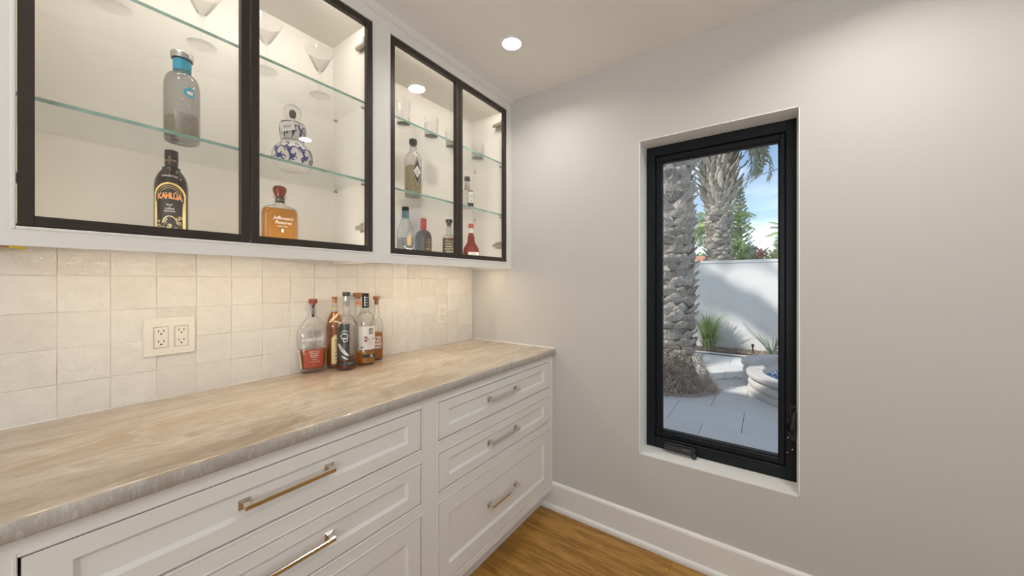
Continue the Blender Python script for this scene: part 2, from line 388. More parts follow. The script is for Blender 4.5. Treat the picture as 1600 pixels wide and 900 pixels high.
# back wall with a deep opening for the window
HX0, HX1, HZ0, HZ1 = -.519, .108, .443, 2.005
wb = MB()
def holed(mb, x0, x1, y0, y1, z0, z1):
    ring = lambda yy: [(x0, yy, z0), (x1, yy, z0), (x1, yy, z1), (x0, yy, z1), (HX0, yy, HZ0), (HX1, yy, HZ0), (HX1, yy, HZ1), (HX0, yy, HZ1)]
    vs = ring(y0)+ring(y1); fs = []
    for i in range(4):
        j = (i+1) % 4
        fs.append((i, j, 4+j, 4+i)); fs.append((8+j, 8+i, 12+i, 12+j))
        fs.append((4+i, 4+j, 12+j, 12+i)); fs.append((j, i, 8+i, 8+j))
    mb.add(vs, fs)
holed(wb, XW, XR+.2, YB, YB+TH, -.12, ZC)
structure('wall_back', wb, M['wall'])
structure('wall_right', MB().box(XR, XR+.2, YF-.2, -2.6, -.12, ZC).box(XR, XR+.2, -.5, YB, -.12, ZC).box(XR, XR+.2, -2.6, -.5, 2.3, ZC), M['wall'])
structure('wall_front', MB().box(XW, .42, YF-.2, YF, -.12, ZC).box(1.60, XR, YF-.2, YF, -.12, ZC).box(.42, 1.60, YF-.2, YF, 2.3, ZC), M['wall'])
li = MB(); e_ = .004
for (a0, a1, b0, b1) in ((HX0, HX0+e_, HZ0, HZ1), (HX1-e_, HX1, HZ0, HZ1), (HX0, HX1, HZ0, HZ0+e_), (HX0, HX1, HZ1-e_, HZ1)): li.box(a0, a1, YB-.0008, 1.949, b0, b1)
structure('trim_2', li, M['reveal'])
def profile_run(mb, prof, x0, x1, y):
    """prof (depth out of the wall, z) extruded along x on a wall whose face is at y"""
    mb.rings([[(x, y-d, z) for d, z in prof] for x in (x0, x1)])
bb = MB(); profile_run(bb, [(0, 0), (.016, 0), (.016, .138), (.013, .146), (.006, .151), (0, .151)], -1.075, XR, YB)
structure('baseboard_back', bb, M['trim'])
bb = MB(); profile_run(bb, [(.016, 0), (.029, 0), (.029, .012), (.026, .021), (.020, .026), (.016, .027)], -1.075, XR, YB)
structure('trim_1', bb, M['trim'])
structure('baseboard_right', MB().cbox(XR-.016, XR, -.5, YB-.03, 0, .151, .004), M['trim'])

# glazed backsplash tiles, each one set by hand: slightly proud, tilted and uneven
random.seed(11)
zs = [.9195, 1.015, 1.114, 1.217, 1.321, 1.402]
ys = [-.118+.1005*i for i in range(20)]; ys = [y for y in ys if y < YB-.02]+[YB-.003]
variants = {}
def tile_mesh(w, h, v):
    key = (round(w, 3), round(h, 3), v)
    if key not in variants:
        r = random.Random(hash(key)); mb = MB(); j = lambda: r.uniform(-.0012, .0012)
        hw, hh = w/2-.0002, h/2-.0002; c = .0012; t = .008
        P = lambda a, b, x: (x, a*hw, b*hh)
        base = [P(-1, -1, 0), P(1, -1, 0), P(1, 1, 0), P(-1, 1, 0)]
        js = [(j(), j()) for _ in range(4)]
        base = [(p[0], p[1]+q[0]*.6, p[2]+q[1]*.6) for p, q in zip(base, js)]
        mid = [(t-c, p[1], p[2]) for p in base]
        top = [(t+r.uniform(-.0006, .0006), p[1]-math.copysign(c, p[1]), p[2]-math.copysign(c, p[2])) for p in base]
        mb.rings([base, mid, top], cap0=True, cap1=False)
        n = len(mb.v); mb.v.append((t+r.uniform(.0002, .0012), 0, 0))
        for i in range(4): mb.f.append((n-4+i, n-4+(i+1) % 4, n)); mb.m.append(0)
        variants[key] = mb.mesh('tile', M['tile'], False)
    return variants[key]
obj('grout_bed', MB().box(XW, XW+.0082, ys[0], YB-.001, .918, 1.402), M['grout'], wl)
for r in range(5):
    for c in range(len(ys)-1):
        w, h = ys[c+1]-ys[c], zs[r+1]-zs[r]
        o = link('tile', tile_mesh(w, h, random.randrange(4)), wl)
        o.location = (XW+.0015+random.uniform(0, .0022), (ys[c]+ys[c+1])/2, (zs[r]+zs[r+1])/2)
        o.rotation_euler = (random.uniform(-.004, .004), random.uniform(-.014, .014), random.uniform(-.016, .016))

# ------------------------------------------------------------------ window
win = link('window_1', None); win.location = ((HX0+HX1)/2, 1.949, .45); win['kind'] = 'structure'
fr = MB(); WY = 1.949
def frame_rect(mb, x0, x1, z0, z1, wl_, wr, wb_, wt, y0, y1, c=.003):
    mb.cbox(x0, x0+wl_, y0, y1, z0, z1, c).cbox(x1-wr, x1, y0, y1, z0, z1, c)
    mb.cbox(x0+wl_-c, x1-wr+c, y0, y1, z0, z0+wb_, c).cbox(x0+wl_-c, x1-wr+c, y0, y1, z1-wt, z1, c)
frame_rect(fr, -.518, .109, .447, 2.002, .045, .042, .054, .049, WY, 2.03)
obj('window_frame', fr, M['winblack'], win, world=True)
sa = MB(); frame_rect(sa, -.472, .066, .502, 1.952, .026, .021, .026, .028, WY+.014, 2.02)
obj('sash', sa, M['winblack'], win, world=True)
ga = MB(); frame_rect(ga, -.446, .045, .528, 1.924, .004, .004, .004, .004, WY+.03, WY+.05, .001)
obj('gasket', ga, M['gasket'], win, world=True)
obj('glass_pane', MB().box(-.444, .043, WY+.038, WY+.044, .53, 1.922), M['pane'], win, world=True)
ck = MB()
ck.cbox(-.425, -.283, WY-.016, WY, .456, .492, .005)
ck.rings([[(x, WY-.016-d, z) for d, z in ((0, .460), (.014, .463), (.018, .474), (.012, .488), (0, .490))] for x in (-.418, -.40, -.31, -.289)])
ck.tube([(-.413, WY-.036, .488), (-.35, WY-.040, .486), (-.297, WY-.038, .482), (-.283, WY-.03, .470), (-.280, WY-.018, .462)], .0055, 8)
ck.lathe([(.010, 0), (.012, .006), (.009, .018), (.004, .022)], 12, (-.285, WY-.034, .452))
obj('crank_handle', ck, M['crank'], win, True, world=True)
lk = MB()
lk.cbox(.080, .104, WY-.006, WY, .622, .775, .003)
lk.tube([(.098, WY-.01, .755), (.096, WY-.026, .75), (.093, WY-.032, .70), (.090, WY-.028, .665), (.086, WY-.012, .655)], [.007, .009, .010, .009, .006], 8)
lk.tube([(.078, WY-.006, .715), (.076, WY-.018, .70), (.077, WY-.018, .665), (.083, WY-.008, .645)], .005, 8)
obj('lock_lever', lk, M['crank'], win, True, world=True)
for (x, z) in ((.074, .632), (.092, .628), (.072, .567), (.09, .585)):
    sc = MB().add([(x+.0028*math.cos(a), WY-.0004, z+.0028*math.sin(a)) for a in [2*PI*i/8 for i in range(8)]]+[(x, WY-.0014, z)], [(i, (i+1) % 8, 8) for i in range(8)])
    obj('screw', sc, M['nickel'], win, world=True)

# ------------------------------------------------------------------ base cabinets
XB = -1.013
ZT = .918; ZU = .883
def shaker(y0, y1, z0, z1, xf, st, rt, rb, dep=.009, bv=.009, t=.02):
    mb = MB(); e = .0015
    R = lambda a, b, x: [(x, y0+a, z0+b[0]), (x, y1-a, z0+b[0]), (x, y1-a, z1-b[1]), (x, y0+a, z1-b[1])]
    mb.rings([R(0, (0, 0), xf-t), R(0, (0, 0), xf-e), R(e, (e, e), xf), R(st, (rb, rt), xf), R(st+.0015, (rb+.0015, rt+.0015), xf-.002),
              R(st+bv, (rb+bv, rt+bv), xf-dep)], cap0=True, cap1=True)
    return mb
def handle_mb(xf, yc, zc, half=.1):
    mb = MB()
    for sgn in (-1, 1):
        yy = yc+sgn*half
        mb.cbox(xf, xf+.004, yy-.0125, yy+.0125, zc-.0125, zc+.0125, .001)
        mb.cbox(xf+.004, xf+.008, yy-.0098, yy+.0098, zc-.0098, zc+.0098, .001)
        mb.cbox(xf+.008, xf+.026, yy-.0068, yy+.0068, zc-.0068, zc+.0068, .001)
    mb.cbox(xf+.022, xf+.031, yc-half-.0068, yc+half+.0068, zc-.0060, zc+.0060, .0014)
    return mb
ROWS = [(.698, .846), (.503, .651), (.136, .460)]
def bead_ring(mb, y0, y1, z0, z1, x, w=.006):
    """small raised bead round an opening (inner edge y0..z1)"""
    for (a0, a1, b0, b1) in ((y0-w, y0, z0-w, z1+w), (y1, y1+w, z0-w, z1+w), (y0, y1, z0-w, z0), (y0, y1, z1, z1+w)):
        mb.cbox(x-.012, x+.0018, a0, a1, b0, b1, .0014)
def base_cabinet(y0, y1, oy0, oy1, label, where, endfill):
    t = thing('base_cabinet', label, 'cabinet', ((XW+XB)/2, (y0+y1)/2, 0), group='base drawer cabinets under the stone worktop')
    c = MB()
    c.box(XW, XB-.02, y0, y0+.018, .105, ZU).box(XW, XB-.02, y1-.018, y1, .105, ZU).box(XW, XB-.02, y0+.018, y1-.018, .105, .123).box(XW, XW+.012, y0+.018, y1-.018, .123, ZU)
    c.box(XW+.012, XB-.02, y0+.018, y1-.018, ZU-.02, ZU)
    obj('carcass', c, M['cab'], t, world=True)
    ff = MB(); g = .006
    ff.box(XB-.02, XB, y0, oy0-g, .105, ZU).box(XB-.02, XB, oy1+g, y1, .105, ZU)
    zc = [.105]+[v for r in ROWS[::-1] for v in (r[0]-g, r[1]+g)]+[ZU]
    for i in range(0, len(zc), 2): ff.box(XB-.02, XB, oy0-g, oy1+g, zc[i], zc[i+1])
    if endfill: ff.cbox(XB, XB+.004, y1-.022, y1, .105, ZU, .001)
    obj('face_frame', ff, M['cab'], t, world=True)
    bd = MB()
    for z0, z1 in ROWS: bead_ring(bd, oy0, oy1, z0, z1, XB)
    obj('bead', bd, M['cab'], t, world=True)
    obj('toe_kick', MB().box(XW, -1.075, y0, y1, 0, .105), M['cab'], t, world=True)
    for i, (z0, z1) in enumerate(ROWS):
        q = .0036; big = i == 2; xf = XB-.0015
        d = obj('drawer', shaker(oy0+q, oy1-q, z0+q, z1-q, xf, .055, .060 if big else .036, .060 if big else .040), M['cab'], t, world=True)
        obj('handle', handle_mb(xf-.009, (oy0+oy1)/2-.006, (z0+z1)/2, .102), M['nickel'], d, world=True, label='polished nickel square bar handle')
    return t
base_cabinet(-.05, .908, .011, .867, 'wide white shaker drawer cabinet nearest the camera, cut by the left picture edge', 0, False)
base_cabinet(.908, 1.83, .946, 1.796, 'white shaker drawer cabinet in the corner against the window wall', 1, True)

# stone worktop
random.seed(5)
ct = MB(); XC = -.991; ny = 140; ya, yb = -.08, YB-.001
rings_ = []
for i in range(ny+1):
    yy = ya+(yb-ya)*i/ny
    d = lambda z: .0016*noise.noise(Vector((0, yy*22, z*60)))+.0012*noise.noise(Vector((3, yy*60, z*90)))
    rings_.append([(XW, yy, ZT), (XW, yy, ZU), (XC-.004, yy, ZU), (XC+d(0), yy, ZU+.005), (XC+.001+d(.5), yy, ZU+.018), (XC+d(1), yy, ZT-.007), (XC-.0025+.5*d(1.2), yy, ZT-.002), (XC-.007, yy, ZT)])
n8 = 8; vs = [p for r in rings_ for p in r]; fs = []; mi = []
for i in range(ny):
    for j in range(n8):
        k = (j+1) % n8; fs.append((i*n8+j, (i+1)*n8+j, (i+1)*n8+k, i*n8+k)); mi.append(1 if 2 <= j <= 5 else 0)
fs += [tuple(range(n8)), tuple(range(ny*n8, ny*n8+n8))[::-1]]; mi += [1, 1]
ct.v = vs; ct.f = fs; ct.m = mi
w = obj('worktop', ct, [M['stone'], M['stoneedge']], None, True, label='beige veined quartzite worktop with a rough front edge painted cool-lit grey, over the drawer cabinets', category='worktop')

ck_ = MB().cbox(XW, XW+.0105, ya, YB-.002, ZT-.001, ZT+.0035, .001).cbox(XW+.01, XC-.01, YB-.004, YB, ZT-.001, ZT+.0035, .001)
structure('trim_3', ck_, M['reveal'])
# ------------------------------------------------------------------ wall cabinets with glass doors
XF = -1.298; ZB = 1.381; FLOOR = 1.430; Z0, Z1 = 1.425, 2.352; SH = (1.7125, 2.0325); ST = .0095
def tripart(mb, x0, x1, y0, y1, z0, z1, a, b):
    """shelf: big faces material a, the four narrow faces material b"""
    vs = [(x, y, z) for x in (x0, x1) for y in (y0, y1) for z in (z0, z1)]
    mb.add(vs, [(0, 2, 6, 4), (1, 5, 7, 3), (0, 1, 3, 2), (0, 4, 5, 1), (2, 3, 7, 6)], a); mb.add(vs, [(4, 6, 7, 5)], b)
def hinge_mb(ywall, sgn, zc):
    """cup hinge: plate on the cabinet side at ywall, arm to the door; sgn points into the cabinet"""
    mb = MB(); s = sgn
    def bx(x0, x1, a, b, z0, z1, c=.002): mb.cbox(x0, x1, min(ywall+s*a, ywall+s*b), max(ywall+s*a, ywall+s*b), z0, z1, c)
    bx(-1.400, -1.345, 0, .004, zc-.020, zc+.020)
    bx(-1.412, -1.338, .004, .019, zc-.009, zc+.009, .004)
    bx(-1.350, -1.328, .006, .024, zc-.011, zc+.011, .004)
    bx(-1.336, -1.3252, .001, .032, zc-.015, zc+.015, .004)
    mb.lathe([(.0035, 0), (.0035, .002)], 8, (-1.372, ywall+s*.0105, zc+.0065))
    return mb
def wall_cabinet(y0, y1, oy0, oy1, ym, label, leds, filler, glow=1.0):
    t = thing('wall_cabinet', label, 'cabinet', ((XW+XF)/2, (y0+y1)/2, ZB), group='white wall cabinets with dark framed glass doors')
    xb = XF-.02
    c = MB()
    for a in (y0, y1-.018):
        c.box(XW, xb, a, a+.018, 1.41, 2.40); c.box(XW+.0125, xb, a, a+.018, ZB, 1.41)
    c.box(XW, xb, y0+.018, y1-.018, 1.41, FLOOR)
    c.box(XW, xb, y0+.018, y1-.018, 2.372, 2.40)
    c.box(XW, XW+.012, y0+.018, y1-.018, FLOOR, 2.372)
    obj('carcass', c, M['inside'], t, world=True)
    g = .007; ff = MB()
    ff.box(xb, XF, y0, oy0-g, ZB, 2.402).box(xb, XF, oy1+g, y1 if not filler else y1-.02, ZB, 2.402)
    ff.box(xb, XF, oy0-g, oy1+g, ZB, Z0-g-.002).box(xb, XF, oy0-g, oy1+g, Z1+g+.002, 2.402)
    if filler: ff.box(xb, XF-.004, y1-.02, y1, ZB-.004, 2.402)
    obj('face_frame', ff, M['cab'], t, world=True)
    bd = MB(); bead_ring(bd, oy0, oy1, Z0-.002, Z1+.002, XF, .007); obj('bead', bd, M['cab'], t, world=True)
    cr_ = MB()
    prof = [(XF-.02, 2.402), (XF+.004, 2.402), (XF+.006, 2.408), (XF+.004, 2.413), (XF+.012, 2.424), (XF+.014, ZC), (XF-.02, ZC)]
    cr_.rings([[(x, yy, z) for x, z in prof] for yy in (y0, y1)]); obj('crown_moulding', cr_, M['cab'], t, world=True)
    for i, (a, b) in enumerate(((oy0+.002, ym-.0018), (ym+.0018, oy1-.002))):
        d = MB(); ww = .0225; x1, x0 = XF-.001, XF-.023
        for (a0, a1, b0, b1) in ((a, a+ww, Z0, Z1), (b-ww, b, Z0, Z1), (a+ww-.001, b-ww+.001, Z0, Z0+ww), (a+ww-.001, b-ww+.001, Z1-ww, Z1)):
            d.cbox(x0, x1, a0, a1, b0, b1, .0012)
        do = obj('door', d, M['bronze'], t, world=True, label='dark bronze metal door frame with clear glass')
        obj('glass_pane', MB().box(XF-.027, XF-.023, a+.004, b-.004, Z0+.004, Z1-.004), M['doorpane'], do, world=True)
        for zc in (1.529, 2.283):
            yw = (y0+.018, 1) if i == 0 else (y1-.018, -1)
            hm = hinge_mb(yw[0], yw[1], zc)
            if (i == 1 and filler): hm.shift((0, -.020, 0)); hm.cbox(-1.385, -1.335, y1-.038, y1-.018, zc-.02, zc+.02, .001)
            if (i == 0 and not filler): hm.shift((0, .024, 0)); hm.cbox(-1.385, -1.335, y0+.018, y0+.042, zc-.02, zc+.02, .001)
            if (i == 0 and filler): hm.shift((0, .028, 0)); hm.cbox(-1.385, -1.335, y0+.018, y0+.046, zc-.02, zc+.02, .001)
            obj('hinge', hm, M['hinge'], do, world=True, label='nickel cabinet hinge')
    for z in SH:
        s = MB(); tripart(s, XW+.0145, -1.345, y0+.022, y1-.022, z, z+ST, 0, 1)
        obj('glass_shelf', s, [M['shelf'], M['shelfedge']], t, world=True, label='clear glass shelf with green edges')
        for yy, sg in ((y0+.018, 1), (y1-.018, -1)):
            for xx in (-1.372, -1.585):
                p = MB(); p.rings([[(xx+.0045*math.cos(2*PI*j/10), yy+sg*q, z-.0052+.0045*math.sin(2*PI*j/10)) for j in range(10)] for q in ((0, .014) if sg > 0 else (.014, 0))])
                obj('shelf_pin', p, M['hinge'], t, True, world=True)
    ya_, yb_ = y0+.075, y1-.06
    ls_ = obj('light_strip', MB().cbox(-1.428, -1.410, ya_, yb_, 1.3955, 1.41, .002), M['cab'], t, world=True, label='warm white strip light under the cabinet')
    obj('lens', MB().cbox(-1.4225, -1.4155, ya_+.005, yb_-.005, 1.3935, 1.3955, .0008), M['ledlens'], ls_, world=True)
    lamp('under_cabinet_glow', 'AREA', (-1.419, (ya_+yb_)/2, 1.3925), leds, (1, .78, .50), rot=(0, 0, 0), shape='RECTANGLE', size=.014, size_y=yb_-ya_)
    obj('inner_light_strip', MB().cbox(-1.335, -1.325, ya_, yb_, 2.366, 2.372, .001), M['led'], t, world=True, label='warm strip light at the cabinet ceiling')
    lamp('cabinet_glow', 'AREA', (-1.334, (ya_+yb_)/2, 2.364), 2.05*glow, (1, .935, .86), rot=(0, .5, 0), shape='RECTANGLE', size=.012, size_y=yb_-ya_)
    obj('floor_light_strip', MB().cbox(-1.334, -1.324, ya_, yb_, FLOOR, FLOOR+.004, .001), M['led'], t, world=True, label='warm strip light behind the bottom rail')
    lamp('cabinet_floor_glow', 'AREA', (-1.330, (ya_+yb_)/2, FLOOR+.0055), .9*glow, (1, .90, .77), rot=(0, PI-.6, 0), shape='RECTANGLE', size=.010, size_y=yb_-ya_)
    return t
wall_cabinet(-.05, .885, .012, .859, .437, 'white wall cabinet with two glass doors nearest the camera, stemmed glasses on top', .80, False)
wall_cabinet(.885, 1.83, .941, 1.775, 1.3615, 'white wall cabinet with two glass doors in the corner above the small outlet', .95, True, .72)

wc = thing('wire_connector', 'yellow wire connector on a thin brown lead under the near wall cabinet', 'wire connector', (-1.36, .0, 1.386))
wm = MB(); wm.tube([(-1.345, -.06, 1.400), (-1.35, -.035, 1.388), (-1.340, -.012, 1.3805), (-1.336, .006, 1.3795)], .0013, 6)
obj('lead', wm, M['woodcap'], wc, True, world=True)
wm = MB(); wm.tube([(-1.335, .004, 1.3795), (-1.337, .010, 1.3795), (-1.348, .0225, 1.3785)], [.0026, .0034, .0034], 10)
obj('cap', wm, M['yellow'], wc, True, world=True)

# ------------------------------------------------------------------ recessed ceiling lights
def downlight(x, y, label, power):
    t = thing('ceiling_light', label, 'ceiling light', (x, y, ZC), group='round recessed ceiling lights')
    obj('trim_ring', MB().lathe([(.0435, -.0012), (.046, -.004), (.056, -.0035), (.060, 0)], 40, cap0=False, cap1=False), M['tin'], t, True)
    obj('lens', MB().lathe([(.0440, -.0008), (.0001, -.0022)], 40, cap0=False, cap1=False), M['lens'], t, True)
    lamp('downlight_glow', 'AREA', (x, y, ZC-.006), power, (1, .95, .87), rot=(0, 0, 0), shape='DISK', size=.086, spread=math.radians(150))
downlight(-.984, 1.385, 'recessed ceiling light in front of the corner wall cabinet', 4.2)
downlight(.33, 1.37, 'recessed ceiling light out of frame, mirrored beside the blue and white bottle', 5.2)
downlight(1.35, 1.37, 'unseen recessed ceiling light added for fill above the right of the window', 1.6)  # added out of view to brighten the upper back wall
downlight(-.984, -.05, 'unseen recessed ceiling light added for fill beside the camera, to the left', .5)  # added out of view for even, soft room light
downlight(.33, -.05, 'unseen recessed ceiling light added for fill right above the camera', .8)  # also added for even room light, never in view

# ------------------------------------------------------------------ wall outlets
def outlet(y0, y1, z0, z1, gangs, label):
    xf = XW+.0095
    t = thing('wall_outlet', label, 'outlet', (xf, (y0+y1)/2, (z0+z1)/2))
    obj('cover_plate', MB().cbox(xf-.001, xf+.0065, y0, y1, z0, z1, .003), M['plate'], t, world=True)
    for gcen in gangs:
        zc = (z0+z1)/2
        rc = obj('receptacle', MB().cbox(xf+.0066, xf+.0078, gcen-.0165, gcen+.0165, zc-.0335, zc+.0335, .0006), M['plate'], t, world=True)
        sl = MB()
        sl.box(xf+.0064, xf+.0067, gcen-.0175, gcen+.0175, zc-.0345, zc+.0345)
        for dz in (.0155, -.0185):
            for dy in (-.0062, .0062): sl.box(xf+.0078, xf+.0080, gcen+dy-.001, gcen+dy+.001, zc+dz+.002, zc+dz+.0095)
            sl.add([(xf+.0080, gcen+.0028*math.cos(a), zc+dz-.004+.0024*math.sin(a)) for a in [2*PI*i/10 for i in range(10)]], [tuple(range(10))])
        obj('slot', sl, M['slot'], rc, world=True)
        for dz in (.0475, -.0475):
            sw = MB().add([(xf+.0067, gcen+.0028*math.cos(a), zc+dz+.0028*math.sin(a)) for a in [2*PI*i/10 for i in range(10)]]+[(xf+.0078, gcen, zc+dz)], [(i, (i+1) % 10, 10) for i in range(10)])
            obj('screw', sw, M['plate'], t, world=True)
outlet(.252, .381, 1.060, 1.182, (.294, .344), 'double wall outlet on the tiles, left of the grouped bottles')
outlet(1.512, 1.586, 1.046, 1.166, (1.549,), 'small single wall outlet on the tiles near the corner')

# ------------------------------------------------------------------ bottles and glasses
def text_mesh(s, size, align='CENTER', shear=0, space=1.0, xs=1.0, bold=0):
    cu = bpy.data.curves.new('t', 'FONT'); cu.body = s; cu.size = size; cu.align_x = align; cu.align_y = 'CENTER'; cu.shear = shear; cu.space_character = space; cu.resolution_u = 2; cu.offset = bold
    o = bpy.data.objects.new('t', cu); COL.objects.link(o); bpy.context.view_layer.update()
    me = o.evaluated_get(bpy.context.evaluated_depsgraph_get()).to_mesh()
    vs = [(v.co[0]*xs, v.co[1]) for v in me.vertices]; fs = [tuple(p.vertices) for p in me.polygons]
    o.evaluated_get(bpy.context.evaluated_depsgraph_get()).to_mesh_clear()
    bpy.data.objects.remove(o); bpy.data.curves.remove(cu); return vs, fs
class Body:
    """bottle body: rows (z, half width, half depth, exponent); the front is +x"""
    def __init__(s, rows): s.rows = rows
    def at(s, z):
        r = s.rows
        for a, b in zip(r, r[1:]):
            if a[0] <= z <= b[0]:
                t = (z-a[0])/max(1e-9, b[0]-a[0]); return [a[i]+(b[i]-a[i])*t for i in range(1, 4)]
        return list(r[0][1:]) if z < r[0][0] else list(r[-1][1:])
    def ring(s, z, hw, hd, n, seg, ins=0):
        hw = max(.0005, hw-ins); hd = max(.0005, hd-ins); q = []
        for j in range(seg):
            a = 2*PI*j/seg; c, d = math.cos(a), math.sin(a)
            q.append((hd*math.copysign(abs(c)**(2/n), c), hw*math.copysign(abs(d)**(2/n), d), z))
        return q
    def mesh(s, seg=32, ins=0, z0=None, z1=None, cap1=True):
        rs = []
        zz = [r[0] for r in s.rows]
        z0 = zz[0] if z0 is None else z0; z1 = zz[-1] if z1 is None else z1
        zl = [z0]+[z for z in zz if z0 < z < z1]+[z1]
        return MB().rings([s.ring(z, *s.at(z), seg, ins) for z in zl], cap1=cap1)
    def x(s, y, z, off):
        hw, hd, n = s.at(z); return hd*(max(0, 1-min(1, abs(y/hw))**n))**(1/n)+off
    def patch(s, y0, y1, z0, z1, off=.0005, nu=12, nv=8, top=None):
        """label on the front; top(u)->z top as a function of y"""
        mb = MB(); g = []
        for j in range(nv+1):
            row = []
            for i in range(nu+1):
                yy = y0+(y1-y0)*i/nu; zt = z1 if top is None else top(yy); z = z0+(zt-z0)*j/nv
                row.append((s.x(yy, z, off), yy, z))
            g.append(row)
        return mb.rings(g, closed=False, cap0=False, cap1=False)
    def text(s, t, yc, zc, size, off=.001, rot=0, bend=0, **kw):
        vs, fs = text_mesh(t, size, **kw); c, d = math.cos(rot), math.sin(rot); q = []
        for u, v in vs:
            u, v = u*c-v*d, u*d+v*c
            v += bend*u*u
            q.append((s.x(yc+u, zc+v, off), yc+u, zc+v))
        return MB().add(q, fs)
    def stroke(s, pts, wd, off=.001):
        """painted line on the front surface along (y, z) points"""
        mb = MB(); g = []
        for i, p in enumerate(pts):
            a = Vector(pts[max(0, i-1)]); b = Vector(pts[min(len(pts)-1, i+1)]); t = (b-a).normalized(); nn = Vector((-t.y, t.x)); ww = wd*(.35+.65*math.sin(PI*(i+.6)/(len(pts)+.2)))
            for sg in (-1, 1):
                q = Vector(p)+sg*nn*ww/2; g.append((s.x(q.x, q.y, off), q.x, q.y))
        return mb.add(g, [(2*i, 2*i+1, 2*i+3, 2*i+2) for i in range(len(pts)-1)])
def face_cam(x, y, extra=0): return math.atan2(-y, -x)+extra
def cyl_rows(pts, n=2): return [(z, r, r, n) for r, z in pts]
def dome(r0, r1, z0, z1, k=5):
    """shoulder from r0 at z0 to r1 at z1, rounded"""
    return [(r1+(r0-r1)*math.cos(PI/2*i/k), z0+(z1-z0)*math.sin(PI/2*i/k)) for i in range(1, k+1)]
def merge(*mbs):
    r = MB()
    for m in mbs: r.add(m.v, m.f)
    return r
def swirl(yc, zc, r0, r1, turns, a0=0, n=26, sq=1):
    return [(yc+(r0+(r1-r0)*i/n)*math.cos(a0+turns*2*PI*i/n), zc+sq*(r0+(r1-r0)*i/n)*math.sin(a0+turns*2*PI*i/n)) for i in range(n+1)]
G_C = 'liquor bottles grouped on the worktop'; G_U = 'liquor bottles in the glass wall cabinets'

# 1 flared clear bourbon bottle
def bottle_winged():
    x, y = -1.578, .757
    t = thing('liquor_bottle', 'clear flared bottle with red-brown stopper and rust label, leftmost on the worktop', 'bottle', (x, y, ZT), face_cam(x, y, .10), G_C)
    b = Body([(0, .040, .024, 3), (.004, .043, .026, 3), (.022, .044, .027, 3), (.07, .050, .027, 2.8), (.12, .0575, .027, 2.6), (.155, .0605, .0265, 2.5), (.18, .057, .025, 2.4), (.205, .045, .022, 2.3),
              (.225, .028, .018, 2.2), (.238, .0165, .0145, 2), (.25, .013, .0125, 2), (.285, .0125, .0125, 2), (.287, .0145, .0145, 2), (.292, .0145, .0145, 2)])
    obj('glass', b.mesh(40), M['glass'], t, True)
    obj('spirit', b.mesh(40, .003, .018, .098), M['amber'], t, True)
    obj('stopper', MB().lathe([(.0095, .284), (.0095, .2925), (.016, .293), (.017, .297), (.017, .309), (.0155, .312)], 24), M['maroon'], t, True)
    lb = obj('label', b.patch(-.034, .036, .026, .100, .0006), M['labelred'], t, True, label='rust red label')
    obj('lettering', merge(*[b.text(s, .003, z, sz, .0013) for s, z, sz in (('KENTUCKY', .091, .0075), ('STRAIGHT', .083, .0075), ('BOURBON', .075, .0065), ('WHISKEY', .068, .0065), ('FINISHED IN', .058, .0042), ('PORT WINE BARRELS', .048, .0042), ('750 ML', .033, .0035))]), M['white'], lb)
    obj('brand_lettering', b.text("ANGEL'S ENVY", 0, .142, .0140, .0014, space=1.02, xs=.9, bold=.0003), M['white'], t)
    wing = []
    for sg in (-1, 1):
        for k in range(6):
            wing.append(b.stroke([(sg*(.002+(.010+.0038*k)*q/8), .156+.0042*k+.004*math.sin(q/8*2.2)-.012*(q/8)**2) for q in range(9)], .0013, .0012))
        for k in range(3):
            wing.append(b.stroke([(sg*(.002+.004*k)+.004*q/8, .131-(.022-.004*k)*q/8) for q in range(9)], .0009, .0012))
    obj('wing_emblem', merge(*wing), M['ink'], t, kind='stuff')
    obj('neck_seal', b.patch(-.0055, .0055, .236, .286, .0008), M['labelblack'], t, True, label='dark seal strip down the neck')
    obj('neck_lettering', b.text('BOURBON', 0, .262, .0055, .0016, rot=PI/2), M['white'], t)
    sd = MB(); g = []
    for z in [.022+.078*i/8 for i in range(9)]:
        hw, hd, n = b.at(z)
        g.append([(math.copysign(abs(math.cos(a))**(2/n), math.cos(a))*hd*1.02, -abs(math.sin(a))**(2/n)*hw*1.015, z) for a in (PI*.5-.5, PI*.5-.25, PI*.5, PI*.5+.25, PI*.5+.5)])
    sd.rings(g, closed=False, cap0=False, cap1=False); obj('side_label', sd, M['labelwhite'], t, True, label='pale strip label on the bottle side')
bottle_winged()

